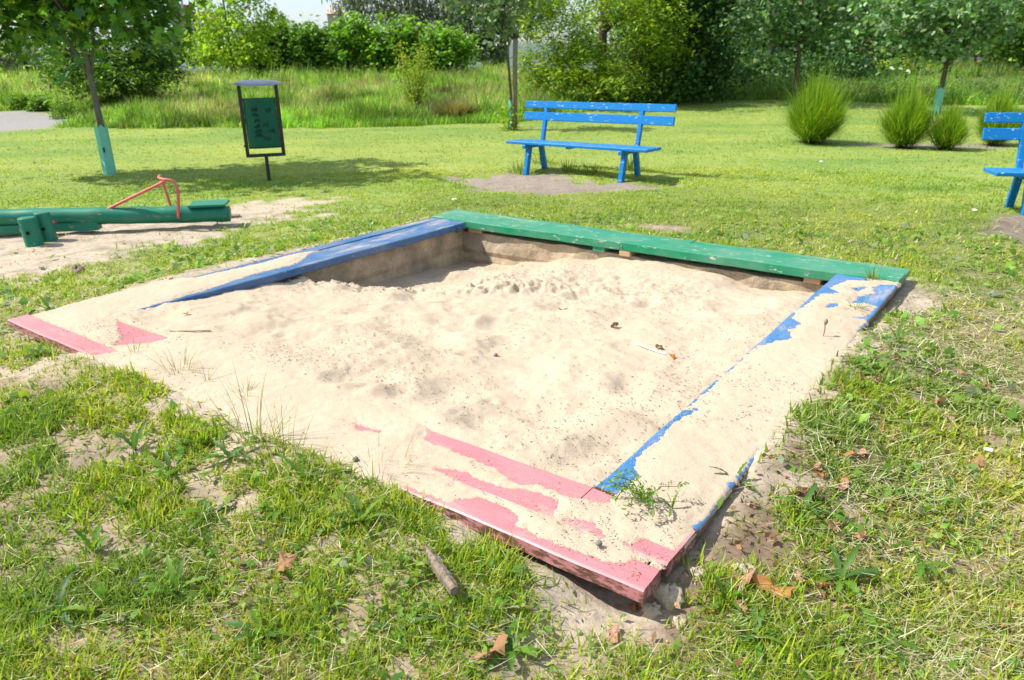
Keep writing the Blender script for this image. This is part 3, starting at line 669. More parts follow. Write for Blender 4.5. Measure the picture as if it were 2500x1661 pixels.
# mown straw lying on the right, small flat weed leaves
def straw(n, seed):
    r = np.random.default_rng(seed); x, y, d = wedge(n, .9, 10, r=r)
    u, v = to_uv(x, y); b = (u > -.01) & (u < SZ) & (v > 0) & (v < SZ+.01)
    pk = .15+.85*sstep(4.35, 4.6, u)*(1-sstep(6.6, 8.5, u))*sstep(-.2, .8, v)*(1-sstep(3.4, 5.2, v))*(.3+.7*sstep(.42, .52, fbm(x*2, y*2, 3, 8)))
    s, dr, pt, md, ins = masks(x, y)
    k = (r.random(n) < pk*(1-.93*s)) & ~b; x, y, d = x[k], y[k], d[k]; n = len(x)
    c = colmix(n, [(.55, .52, .34), (.42, .44, .22), (.33, .37, .13), (.34, .26, .15)], [.32, .3, .24, .14], .2, r)
    P = np.stack([x, y, ground_z(x, y)+r.uniform(.004, .034, n)], 1)
    return blades(P, (.02+.11*r.random(n)**1.5), .0010*np.maximum(d, 1.8)*r.uniform(.6, 1.2, n), r.uniform(1.2, 1.6, n), r.normal(.3, 1.1, n)+PI*(r.random(n) < .5), r.uniform(-.3, .4, n), c, 3)
a2 = Acc(); a2.add(straw(210000, 7))
tag(a2.build('mown_straw', M['dry']), 'pale cut grass stems lying loose on the lawn', 'straw', None, 'stuff')
def weeds(n, seed):
    r = np.random.default_rng(seed); x, y, d = wedge(n, .9, 9, r=r, power=0)
    s, dr, pt, md, ins = masks(x, y); u, v = to_uv(x, y); b = (u > -.01) & (u < SZ+.01) & (v > 0) & (v < SZ+.01)
    pk = np.clip(2.6*(fbm(x*2.3, y*2.3, 3, 15)-.42), .04, 1)*(1-.9*s)*(1-dr)
    k = (r.random(n) < pk) & ~b; x, y, d = x[k], y[k], d[k]; n = len(x)
    c = colmix(n, [(.12, .26, .035), (.18, .34, .04), (.25, .37, .06), (.20, .25, .14)], [.35, .35, .2, .1], .25, r)
    P = np.stack([x, y, ground_z(x, y)+r.uniform(.0, .028, n)], 1)
    return leaves(P, (.009+.042*r.random(n)**2.6)*np.clip(d/3, .8, 2), 'oval', c, r, .7)
a3 = Acc(); a3.add(weeds(150000, 9))
tag(a3.build('ground_weeds', M['leaf']), 'small broad leaves of clover and weeds low in the grass', 'weeds', None, 'stuff')

# ------------------------------------------------------------------ MEADOW (tall grass) behind the lawn
def meadow(n, d0, d1, seed, hmul=1.0):
    r = np.random.default_rng(seed); x, y, d = wedge(n, d0, d1, half=.72, r=r)
    e = y-meadow_edge(x)+(fbm(x*1.3, y*1.3, 4, 20)-.5)*1.5
    sp = sdf(x, y, PATH)
    k = (e > -.15) & (sp > .2); x, y, d, e = x[k], y[k], d[k], e[k]; n = len(x)
    h = fbm(x*.55, y*.35, 3, 12); tuft = np.clip(.5+1.6*(fbm(x*1.9, y*1.3, 2, 13)-.5), 0, 1)
    L = (.30+.45*h+.75*np.clip(tuft-.5, 0, 1))*r.uniform(.55, 1.15, n)*(.45+.55*sstep(-.1, 1.6, e))*hmul
    g = [(.11, .27, .025), (.175, .37, .035), (.27, .44, .06), (.44, .47, .20), (.38, .32, .20)]
    brown = np.clip((fbm(x*.4, y*.4, 3, 18)-.42)*2.6, 0, .6)*sstep(.5, 3, e)+.10*sstep(6, 16, e)
    c = np.where((r.random(n) < brown+.05)[:, None], colmix(n, g[3:], [.65, .35], .2, r), colmix(n, g[:3], [.3, .45, .25], .22, r))
    c = c*(1.02+1.1*(h-.5)+.95*(.5-tuft))[:, None]
    P = np.stack([x, y, ground_z(x, y)-.02], 1)
    lean = np.abs(r.normal(0, .26, n)); return blades(P, L, .0011*d*r.uniform(.6, 1.3, n), lean, r.uniform(0, 2*PI, n), r.uniform(.1, 1.25, n), c, 3)
am = Acc(); am.add(meadow(230000, 20, 46, 31)); am.add(meadow(90000, 42, 85, 32, 1.45))
tag(am.build('meadow_grass', M['grass']), 'tall unmown meadow grass with brownish seed heads behind the lawn', 'grass', None, 'stuff')
# leafy nettles of the right-hand verge
def nettles(n, seed):
    r = np.random.default_rng(seed); x = r.uniform(7, 34, n); y = meadow_edge(x)+.1+r.exponential(3.2, n)
    h = .25+.75*fbm(x*.8, y*.8, 3, 19)
    P = np.stack([x, y, ground_z(x, y)+h*r.uniform(.1, 1, n)**.7*np.clip(.4+(y-meadow_edge(x))*.6, 0, 1.0)], 1)
    c = colmix(n, [(.08, .18, .03), (.14, .25, .06), (.20, .31, .10), (.28, .36, .17)], [.3, .35, .25, .1], .2, r)
    return leaves(P, r.uniform(.06, .12, n), 'long', c, r, .6, .4)
an = Acc(); an.add(nettles(42000, 40))
tag(an.build('nettle_bed', M['leaf']), 'dense leafy nettles and weeds along the right edge of the lawn', 'weeds', None, 'stuff')

# ------------------------------------------------------------------ TREES
def crown_pts(ells, n_cl, n_leaf, rc, r, hollow=.35, flat=.6, gap=0.0):
    n_cl = int(n_cl*.72); n_leaf = int(n_leaf*1.38); flat *= .8
    """cluster centres in a union of ellipsoids, pushed to the outside; leaves round each centre"""
    w = np.array([e[3]*e[4]*e[5] for e in ells])**.67; ci = r.choice(len(ells), n_cl, p=w/w.sum()); E = np.array(ells)[ci]
    d = r.normal(size=(n_cl, 3)); d /= np.linalg.norm(d, axis=1)[:, None]
    rad = (hollow+(1-hollow)*r.random(n_cl)**.5)[:, None]*(1+.16*r.normal(size=(n_cl, 1)))
    cc = E[:, :3]+d*rad*E[:, 3:6]
    if gap: 
        k = fbm(cc[:, 0]*.9+cc[:, 2]*.7, cc[:, 2]*.9-cc[:, 1]*.6, 2, 55) > gap; cc = cc[k]; d = d[k]
    m = len(cc); P = np.repeat(cc, n_leaf, 0); off = r.normal(size=(m*n_leaf, 3))*np.array([rc, rc, rc*flat])
    off *= np.repeat(r.uniform(.45, 1.3, m), n_leaf)[:, None]; off[:, 2] -= .35*(off[:, 0]**2+off[:, 1]**2)/rc
    return P+off, np.repeat(r.uniform(.65, 1.4, m), n_leaf), cc
def tree(name, label, cat, base, trunk, ells, ncl, nlf, rc, size, shape, cols, wts, seed, mat='leaf', bark='bark', r0=.12, group=None, updown=.55, droop=.3, hollow=.35, limbs=10, gap=0.0, flat=.6, zmin=.0):
    r = np.random.default_rng(seed); root = empty(name, base, label, cat, group)
    P, cv, cc = crown_pts(ells, ncl, nlf, rc, r, hollow, flat, gap)
    zg = base[2]+zmin; P[:, 2] = np.where(P[:, 2] < zg, zg+r.random(len(P))*.5, P[:, 2])
    c = colmix(len(P), cols, wts, .18, r)*cv[:, None]
    a = Acc(); a.add(leaves(P, size*r.uniform(.6, 1.3, len(P)), shape, c, r, updown, droop)); a.build('crown', M[mat], root)
    if trunk is not None:
        t = MB(); n = len(trunk); t.tube(trunk, [r0*(1-.75*i/(n-1))*(1.25 if i == 0 else 1) for i in range(n)], 10, wob=.06)
        T = np.array(trunk)
        for k in r.choice(len(cc), min(limbs, len(cc)), replace=False):
            s = r.uniform(.35, .95); j = min(int(s*(n-1)), n-2); f = s*(n-1)-j; p = T[j]*(1-f)+T[j+1]*f; q = cc[k]
            if q[2] < p[2]-.3: continue
            mid = (p+q)/2+np.array([r.normal()*.06, r.normal()*.06, .10])*np.linalg.norm(q-p); rr = r0*(1-.75*s)
            t.tube([p, p*.4+mid*.6, mid*.45+q*.55, q], [rr*.6, rr*.42, rr*.28, rr*.08], 6)
        t.build('trunk', M[bark], root, True)
    return root
def px_ell(px, py, Y, hw, hh, dep=None):
    c = at(px, py, Y); s = np.linalg.norm(at(px+1, py, Y)-at(px, py, Y)); return (c[0], c[1], c[2], hw*s, (dep or hw*s), hh*s)
DK = [(.035, .10, .02), (.065, .155, .03), (.12, .23, .045)]
YG = [(.17, .31, .02), (.26, .40, .03), (.36, .46, .04), (.06, .14, .015)]
MG = [(.08, .19, .02), (.14, .28, .03), (.21, .36, .05)]
GY = [(.10, .14, .10), (.16, .20, .15), (.06, .10, .06)]
# young maple on the left, leaning trunk seen bare below the crown
bx, by = -6.34, 11.98; bz = gz(bx, by)
mt = tree('maple_tree', 'young maple with a bare grey trunk and green plastic guard, left of the litter bin', 'tree', (bx, by, bz),
     [(bx, by, bz-.1), (bx+.0, by, .6), (bx-.01, by, 1.3), (bx-.02, by, 2.0), (bx-.03, by+.02, 2.9), (bx+.02, by, 4.0), (bx, by, 5.0)],
     [(bx-.2, by, 3.9, 1.9, 1.7, 1.15), (bx-1.35, by-.2, 2.55, .8, .8, .6), (bx+.45, by, 2.65, 1.0, 1.0, .55), (bx-.45, by+.1, 2.5, .85, .9, .5), (bx+1.25, by-.4, 3.05, .45, .5, .28), (bx-1.7, by, 2.2, .35, .4, .45), (bx+.9, by+.2, 2.35, .35, .5, .3)],
     400, 14, .19, .17, 'maple', [(.05, .15, .016), (.12, .27, .022), (.25, .41, .03)], [.4, .4, .2], 301, 'gloss', 'barkg', .058, limbs=26, hollow=.2)
mg = MB()
def guard(parent, x, y, z0, z1, r, lean=(0, 0)):
    V = []; F = []; n = 12; m = 5
    for k in range(m+1):
        t = k/m
        for i in range(n):
            a = 2*PI*i/n; rr = r*(1+.22*(i % 2))
            V.append((x+lean[0]*t+rr*math.cos(a), y+lean[1]*t+rr*math.sin(a), z0+(z1-z0)*t-(.05 if (k == m and i % 2) else 0)))
    for k in range(m):
        for i in range(n): F.append([k*n+i, k*n+(i+1) % n, (k+1)*n+(i+1) % n, (k+1)*n+i])
    b = MB(); b.add(V, F); return b.build('trunk_guard', M['guard'], parent)
guard(mt, bx-.01, by, bz-.0, .76, .078)
b = MB(); b.box((bx+.02, by-.095, .38), .022, .012, .075); b.build('clip', M['strap'], mt)
# thin staked tree behind the bench
sx_, sy_ = .03, 18.94; z0 = gz(sx_, sy_)
tk = tree('sapling_tree', 'thin leaning sapling strapped to a wooden stake behind the blue bench', 'tree', (sx_, sy_, z0),
     [(sx_, sy_, z0-.1), (.05, sy_, .8), (0.0, sy_, 1.6), (-.13, sy_, 2.35), (-.35, sy_, 2.8), (-.6, sy_, 3.1), (-.6, sy_, 4.0)],
     [px_ell(1200, -40, 18.94, 105, 75, .9), px_ell(1135, 12, 18.94, 50, 22, .4), px_ell(1215, 45, 18.94, 45, 30, .5), px_ell(1260, -30, 18.94, 60, 50, .6)], 120, 12, .13, .15, 'lobed', [(.08, .15, .05), (.14, .22, .09), (.25, .32, .2)], [.4, .4, .2], 302, 'gloss', 'bark', .04, limbs=12)
guard(tk, .04, sy_, z0, z0+.72, .06)
sp_ = empty('tree_stake', (.14, sy_-.12, z0), 'round grey wooden stake beside the thin sapling', 'stake')
b = MB(); b.tube([(.14, sy_-.12, z0-.1), (.155, sy_-.12, 1.2), (.18, sy_-.12, 2.28)], [.062, .06, .058], 12, wob=.03); b.build('post', M['stakewood'], sp_, True)
b = MB(); b.tube([(.18, sy_-.12, 2.10), (.18, sy_-.12, 2.2)], [.068, .068], 12); b.tube([(.15, sy_-.14, 2.15), (-.07, sy_-.04, 2.02)], .028, 6); b.build('rubber_strap', M['strap'], sp_)
# right: two young oaks; their palest leaf tones put sky glint into the colour
o1 = gpix(1947, 252)
OK = [(.075, .18, .045), (.13, .27, .08), (.22, .34, .17), (.33, .43, .29)]
T1 = tree('oak_tree', 'young oak with a slim brown trunk rising behind the largest broom shrub', 'tree', (at(1950, 150, 27)[0], 27, gz(9.9, 27)),
     [(at(1945, 200, 27)[0], 27, gz(9.9, 27)-.1), at(1948, 170, 27), at(1955, 90, 27), at(1958, 20, 27), at(1960, -80, 27)],
     [px_ell(1945, -50, 27, 190, 110), px_ell(1860, 45, 27, 75, 55), px_ell(2010, 40, 27, 100, 50), px_ell(1935, 75, 27, 60, 30)], 480, 14, .24, .19, 'lobed', OK, [.28, .36, .30, .06], 303, 'gloss', 'bark', .09, group='young oaks')
T2 = tree('oak_tree', 'young oak with a pale green plastic guard, right of the broom shrubs', 'tree', (12.3, 22.2, gz(12.3, 22.2)),
     [(12.3, 22.2, gz(12.3, 22.2)-.1), at(2300, 210, 22.2), at(2312, 150, 22.2), at(2318, 60, 22.2), at(2320, -60, 22.2)],
     [px_ell(2310, -30, 22.2, 185, 110), px_ell(2225, 60, 22.2, 90, 45), px_ell(2370, 60, 22.2, 95, 48), px_ell(2285, 110, 22.2, 65, 35)], 460, 14, .21, .165, 'lobed', OK, [.28, .36, .30, .06], 304, 'gloss', 'bark', .085, group='young oaks')
guard(T2, 12.3, 22.2, gz(12.3, 22.2), .75, .09)
# big bright maple and the dark trees round it
def Bp(px, Y): x = at(px, 150, Y)[0]; return (x, Y, gz(x, Y))
def trunk_up(b, h, lean=0): return [(b[0], b[1], b[2]-.2), (b[0]+lean*.3, b[1], b[2]+h*.35), (b[0]+lean*.6, b[1], b[2]+h*.7), (b[0]+lean, b[1], b[2]+h)]
b1 = Bp(1470, 27.5)
tree('maple_tree', 'large bushy maple with bright yellow-green leaves down to the grass behind the blue bench', 'tree', b1, trunk_up(b1, 5.5),
     [px_ell(1450, -70, 27.5, 230, 120), px_ell(1370, 60, 27, 110, 90), px_ell(1500, 90, 26.6, 130, 95), px_ell(1320, 150, 26.8, 55, 40), px_ell(1440, 160, 26.4, 100, 45), px_ell(1590, 60, 27.2, 90, 110), px_ell(1490, 190, 26.0, 120, 34), px_ell(1350, 185, 26.4, 70, 26)],
     2300, 15, .27, .19, 'long', YG, [.35, .35, .15, .15], 310, 'leaf', 'bark', .2, limbs=18, flat=.4, gap=.40, updown=.9, hollow=.5)
b2 = Bp(1660, 30)  # elm leaves use the dark green palette throughout
tree('elm_tree', 'dark dense tree between the bright maple and the young oak', 'tree', b2, trunk_up(b2, 6),
     [px_ell(1660, -60, 30, 170, 120), px_ell(1650, 70, 29.8, 130, 90), px_ell(1620, 180, 28.6, 120, 55), px_ell(1730, 165, 29.4, 75, 62)], 1500, 14, .32, .19, 'oval', DK, [.5, .35, .15], 311, 'leaf', 'bark', .25, limbs=14)
b3 = Bp(1880, 34.5)
tree('elm_tree', 'grey-green tree filling the space behind the slim oak', 'tree', b3, trunk_up(b3, 6),
     [px_ell(1880, -40, 37, 200, 110), px_ell(1830, 80, 37, 120, 75), px_ell(1980, 90, 36, 120, 75), px_ell(2080, 60, 37, 100, 90), px_ell(2050, 150, 34, 100, 42), px_ell(1900, 160, 33.6, 120, 36), px_ell(1800, 150, 34, 70, 50)], 2300, 13, .36, .19, 'oval', [(.05, .13, .04), (.085, .20, .06), (.16, .30, .10)], [.45, .35, .2], 312, 'leaf', 'bark', .25, limbs=10)
b4 = Bp(2260, 46)
tree('elm_tree', 'dark tree behind the oak with the plastic guard', 'tree', b4, trunk_up(b4, 7),
     [px_ell(2260, -50, 46, 200, 100), px_ell(2180, 40, 46, 90, 60), px_ell(2400, 10, 46, 140, 80), px_ell(2200, 110, 46, 90, 30), px_ell(2450, 90, 46, 100, 30)], 1000, 13, .5, .28, 'oval', DK, [.4, .4, .2], 313, 'leaf', 'bark', .25, limbs=10)
b5 = Bp(2500, 40)
tree('ash_tree', 'light green tree at the right edge of the photo above the nettles', 'tree', b5, trunk_up(b5, 7),
     [px_ell(2500, -20, 40, 110, 100), px_ell(2470, 70, 40, 60, 40), px_ell(2600, 40, 40, 110, 90), px_ell(2520, 120, 40, 80, 25)], 700, 13, .4, .25, 'oval', MG, [.35, .4, .25], 314, 'leaf', 'bark', .2, limbs=10)
for i, (px, Y, s_) in enumerate([(1560, 60, 1.), (1780, 58, 1.1), (2020, 62, 1.0), (2330, 66, 1.1), (2650, 60, 1.2)]):
    bb = Bp(px, Y)
    tree('woodland_tree', ['tall dark tree far behind the bright maple', 'dark tree far behind the dense elm', 'dark tree far behind the slim oak', 'dark tree far behind the guarded oak', 'tall tree beyond the right edge of the picture'][i], 'tree', bb, trunk_up(bb, 7),
         [px_ell(px, -30, Y, 190*s_, 110), px_ell(px-60, 60, Y, 130, 60), px_ell(px+70, 70, Y, 130, 60)], 520, 12, .6, .36, 'oval', DK, [.45, .35, .2], 320+i, 'leaf', 'bark', .3, limbs=8, group='trees of the wood behind')
# left background
b6 = Bp(290, 29)
tree('maple_tree', 'wide dark green tree with low branches behind the young maple on the left', 'tree', b6, trunk_up(b6, 4.2),
     [px_ell(190, 0, 29, 90, 70), px_ell(270, 188, 28, 135, 24), px_ell(190, 105, 28.6, 100, 60), px_ell(320, 118, 28.6, 95, 55), px_ell(260, 160, 28.2, 130, 36), px_ell(385, 140, 28.6, 60, 40), px_ell(420, 105, 29, 40, 30), px_ell(120, 60, 29, 60, 50)],
     1700, 15, .25, .19, 'long', [(.035, .10, .016), (.065, .165, .02), (.12, .26, .03), (.24, .42, .04)], [.35, .3, .2, .15], 330, 'leaf', 'bark', .15, limbs=12, flat=.35, zmin=.35, gap=.33, updown=.85)
b7 = Bp(565, 46)
tree('ash_tree', 'loose light yellow-green tree left of the leafy hedge against the sky', 'tree', b7, trunk_up(b7, 5),
     [px_ell(600, -20, 46, 40, 40), px_ell(490, 100, 46, 40, 40), px_ell(560, 128, 45.2, 100, 30), px_ell(530, 30, 46, 55, 60), px_ell(590, 80, 45.6, 65, 50), px_ell(500, 110, 45.6, 45, 40), px_ell(650, 40, 46, 28, 30), px_ell(570, -80, 46, 80, 60)], 800, 13, .30, .22, 'oval', [(.26, .44, .03), (.38, .55, .05), (.17, .31, .03)], [.4, .4, .2], 331, 'leaf', 'bark', .15, limbs=16, gap=.28)
hs = [(650, 105, 62, 42, .9), (745, 110, 62, 50, .8), (850, 102, 70, 58, 1.), (960, 105, 75, 56, 1.), (1075, 115, 80, 48, 1.)]
hl = ['dim green shrub at the left end of the leafy hedge', 'broad leafy shrub second from the left in the hedge', 'broad leafy shrub third from the left in the hedge', 'tallest bright leafy shrub of the hedge behind the twiggy bush', 'rounded leafy shrub at the right end of the hedge']
for i, (px, py, hw, hh, k) in enumerate(hs):
    bb = Bp(px, 49)
    tree('hedge_shrub', hl[i], 'shrub', bb, trunk_up(bb, 2.2), [px_ell(px, py, 49, hw, hh), px_ell(px-25, py+25, 48.4, hw*.8, hh*.6), px_ell(px+20, py-12, 48.8, hw*.6, hh*.9)],
         420, 14, .34, .30, 'oval', [(.10*k, .24*k, .02), (.16*k, .35*k, .03), (.25*k, .44*k, .045)], [.35, .4, .25], 340+i, 'leaf', 'bark', .1, group='shrubs of the leafy hedge', updown=.8, limbs=6)
bb = Bp(1000, 92)
tree('willow_tree', 'large grey-green willow behind the leafy hedge', 'tree', bb, trunk_up(bb, 8), [px_ell(930, -10, 92, 105, 62), px_ell(1040, -30, 92, 110, 90), px_ell(1110, 30, 90, 60, 60), px_ell(860, 5, 92, 40, 45)], 560, 16, .75, .6, 'long', GY, [.4, .4, .2], 350, 'leaf', 'bark', .4, droop=2.5, updown=.1, flat=1.2)
bb = Bp(1150, 78)
tree('woodland_tree', 'dark bluish tree just left of the staked sapling, far behind', 'tree', bb, trunk_up(bb, 6), [px_ell(1150, 60, 78, 65, 65), px_ell(1215, 80, 76, 55, 60), px_ell(1260, 20, 78, 80, 80)], 380, 13, .6, .42, 'oval', [(.02, .05, .025), (.04, .08, .035), (.08, .13, .06)], [.5, .3, .2], 351, 'leaf', 'bark', .3)
bb = Bp(688, 95)
tree('fir_tree', 'small dark conifer top above the left end of the hedge', 'tree', bb, trunk_up(bb, 5), [px_ell(688, 75, 95, 24, 26), px_ell(688, 50, 95, 11, 18)], 90, 12, .35, .4, 'long', DK, [.4, .4, .2], 352, 'leaf', 'bark', .2)
bb = Bp(60, 62)  # far bush in the grey-green leaf palette
tree('willow_tree', 'grey-green bush at the far left behind the meadow', 'tree', bb, trunk_up(bb, 3), [px_ell(45, 115, 62, 55, 28), px_ell(100, 125, 61, 40, 22), px_ell(-30, 90, 62, 60, 50)], 260, 13, .5, .36, 'long', GY, [.5, .3, .2], 353, 'leaf', 'bark', .2)
for i, (px, w_) in enumerate([(-160, 120), (730, 120), (430, 60)]):
    bb = Bp(px, 120)
    tree('woodland_tree', ['distant tree beyond the left edge of the photo', 'low distant trees showing just over the hedge', 'distant tree under the brick tower'][i], 'tree', bb, trunk_up(bb, 4), [px_ell(px, 112, 120, w_, 32)], 320, 11, .9, .6, 'oval', [(.05, .09, .05), (.08, .13, .06)], [.5, .5], 356+i, 'leaf', 'bark', .3)
bb = Bp(2200, 41)
tree('hedge_shrub', 'low bright yellow-green bush under the guarded oak', 'shrub', bb, trunk_up(bb, .9), [px_ell(2200, 158, 41, 65, 16), px_ell(2240, 150, 41, 45, 15)], 110, 12, .22, .2, 'oval', YG, [.3, .4, .3, 0.], 360, 'leaf', 'bark', .06, updown=.8)
r = np.random.default_rng(500)
n = 60000; fx = r.uniform(-190, 190, n); fy = 140+r.normal(0, 4, n); ht = 5+5*fbm(fx*.06, fx*0+1, 3, 5); ht = ht*np.where(np.abs(fx+30) < 60, .45, 1.0)
P = np.stack([fx, fy, .3+ht*r.random(n)**.8], 1); a = Acc(); a.add(leaves(P, r.uniform(.6, 1.3, n), 'oval', colmix(n, [(.05, .10, .04), (.08, .14, .06), (.12, .18, .08)], [.4, .4, .2], .2, r), r, .5))
tag(a.build('far_woodland', M['leaf']), 'far off line of woodland closing the horizon behind the meadow', 'woodland', None, 'stuff')
# thin twiggy bush standing in the meadow
tb = at(1012, 225, 24.5); tbz = gz(tb[0], tb[1])
r = np.random.default_rng(77); root = empty('twiggy_bush', (tb[0], tb[1], tbz), 'thin multi-stemmed bush with sparse yellowish leaves in front of the hedge', 'bush')
t = MB(); LP = []
for k in range(13):
    a = r.uniform(0, 2*PI); sp = r.uniform(.15, .75); h = r.uniform(1.2, 2.05); pts = []
    for j in range(7):
        s = j/6; pts.append((tb[0]+math.cos(a)*sp*s**1.2+r.normal()*.02, tb[1]+math.sin(a)*sp*s**1.2, tbz+h*s-.05))
        if j > 1: LP += [(np.array(pts[-1])+r.normal(size=3)*np.array([.13, .13, .12])) for _ in range(int(30+14*s))]
    t.tube(pts, [.018*(1-.8*q/6) for q in range(7)], 6)
t.build('stem', M['bark'], root); LP = np.array(LP)
a = Acc(); a.add(leaves(LP, r.uniform(.05, .10, len(LP)), 'oval', colmix(len(LP), YG[:3]+[(.32, .22, .06)], [.35, .35, .2, .1], .2, r), r, .4)); a.build('foliage', M['leaf'], root)

# ------------------------------------------------------------------ broom shrubs
def broom(px, py, h, w, label, seed, n=2600):
    r = np.random.default_rng(seed); g = gpix(px, py); root = empty('broom_shrub', g, label, 'shrub', 'broom shrubs on the lawn'); ph = r.uniform(0, 6.28, 4)
    a = r.uniform(0, 2*PI, n); rho = np.sqrt(r.random(n)); lump = 1+.2*np.sin(a*2+ph[0])+.15*np.sin(a*3+ph[1])+.12*np.sin(a*5+ph[2])
    low = r.random(n)**.55; zt = h*(1.0-.42*rho**2.2)*(.22+.78*low*(1-.0*rho))*(1+.10*np.sin(a*4+rho*5+ph[3]))
    tip = np.stack([np.cos(a)*rho*lump*w*.47, np.sin(a)*rho*lump*w*.47, zt], 1); b0 = tip*np.array([.22, .22, .0])
    s0 = r.uniform(.12, .88, n)[:, None]; P0_ = b0+(tip-b0)*s0; v_ = (tip-b0)*(1-s0)
    P = np.array(g)+P0_+r.normal(size=(n, 3))*.012; P[:, 2] = np.maximum(P[:, 2], g[2]-.01)
    L = np.linalg.norm(v_, axis=1)*r.uniform(.8, 1.35, n)*(1+.6*(r.random(n) < .16))+.05; dirl = np.arctan2(np.hypot(v_[:, 0], v_[:, 1]), v_[:, 2])
    c = colmix(n, [(.16, .32, .02), (.26, .43, .03), (.38, .50, .05), (.05, .13, .012)], [.34, .32, .17, .17], .2, r)
    A_ = Acc(); A_.add(blades(P, L, r.uniform(.005, .012, n), np.clip(dirl+r.normal(.08, .30, n), 0, 1.45), a+r.normal(0, .8, n), r.uniform(-.8, .5, n), c, 3)); A_.build('foliage', M['grass'], root)
    m = 190; a = r.uniform(0, 2*PI, m); P = np.stack([g[0]+np.cos(a)*w*.2*r.random(m), g[1]+np.sin(a)*w*.2*r.random(m), np.full(m, g[2]-.02)], 1)
    A_ = Acc(); A_.add(blades(P, h*r.uniform(.12, .34, m), r.uniform(.006, .014, m), r.uniform(.5, 1.35, m), a*.5+3.2, r.uniform(-.3, .2, m), colmix(m, [(.09, .055, .03), (.15, .10, .06)], [.6, .4], .2, r), 3)); A_.build('dead_twigs', M['dry'], root)
broom(1983, 350, 1.12, 1.25, 'largest green broom shrub on the lawn, in front of the slim oak trunk', 401, 9000)
broom(2205, 362, .98, .88, 'tall round broom shrub, second from the left', 402, 5600)
broom(2308, 366, .72, .74, 'small low broom shrub between two taller ones', 403, 3000)
broom(2425, 356, .92, .80, 'broom shrub partly hidden behind the bench at the right edge', 404, 3600)

# ------------------------------------------------------------------ BENCHES
def bench(name_loc, ang, label):
    d = np.array([math.cos(ang), math.sin(ang), 0]); n = np.array([-math.sin(ang), math.cos(ang), 0])
    O = np.array([name_loc[0], name_loc[1], 0.]); root = empty('park_bench', O, label, 'bench', 'blue park benches'); m = M['benchb']
    W = lambda s, t, z: O+d*s+n*t+np.array([0, 0, z])
    for i, t in enumerate((.065, .215, .365)):
        b = MB(); b.box(W(1.21, t+.0, .425-.002*i), 2.42, .138, .04, ang, bev=.006); b.build('seat_slat', m, root)
    ta = math.radians(12); R0 = np.array([[math.cos(ang), -math.sin(ang), 0], [math.sin(ang), math.cos(ang), 0], [0, 0, 1]])
    Rt = R0@np.array([[1, 0, 0], [0, math.cos(-ta), -math.sin(-ta)], [0, math.sin(-ta), math.cos(-ta)]])
    for z, h, t in ((.785, .125, .545), (.955, .105, .58)):
        b = MB(); b.box(W(1.25, t, z), 2.58, .035, h, tilt=Rt, bev=.006); b.build('back_slat', m, root)
    for s in (.36, 2.02):
        b = MB(); lg = [W(s, .47, .40), W(s, .625, 1.0)]
        def bar(p, q, wx, wy):
            p = np.array(p); q = np.array(q); z = q-p; L = np.linalg.norm(z); z /= L; x = d-z*np.dot(d, z); x /= np.linalg.norm(x); y = np.cross(z, x)
            b = MB(); b.box((p+q)/2, wx, wy, L, tilt=np.stack([x, y, z], 1), bev=.005); return b
        bar(W(s, .12, .40), W(s, .02, -.06), .07, .08).build('leg', m, root)
        bar(W(s, .42, .40), W(s, .54, -.06), .07, .075).build('leg', m, root)
        bar(W(s, .455, .36), W(s, .605, .99), .06, .06).build('back_post', m, root)
        b = MB(); b.box(W(s, .24, .375), .06, .55, .055, ang, bev=.005); b.build('crossbar', m, root)
    b = MB(); b.box(W(1.1, .22, .39), .06, .36, .03, ang); b.build('batten', m, root)
    return root
bench((-.05, 11.8), math.radians(-37.5), 'blue wooden bench standing behind the sandbox with chipped paint')
bench((5.09, 7.84), math.radians(-15), 'blue wooden bench cut off by the right edge of the photo')

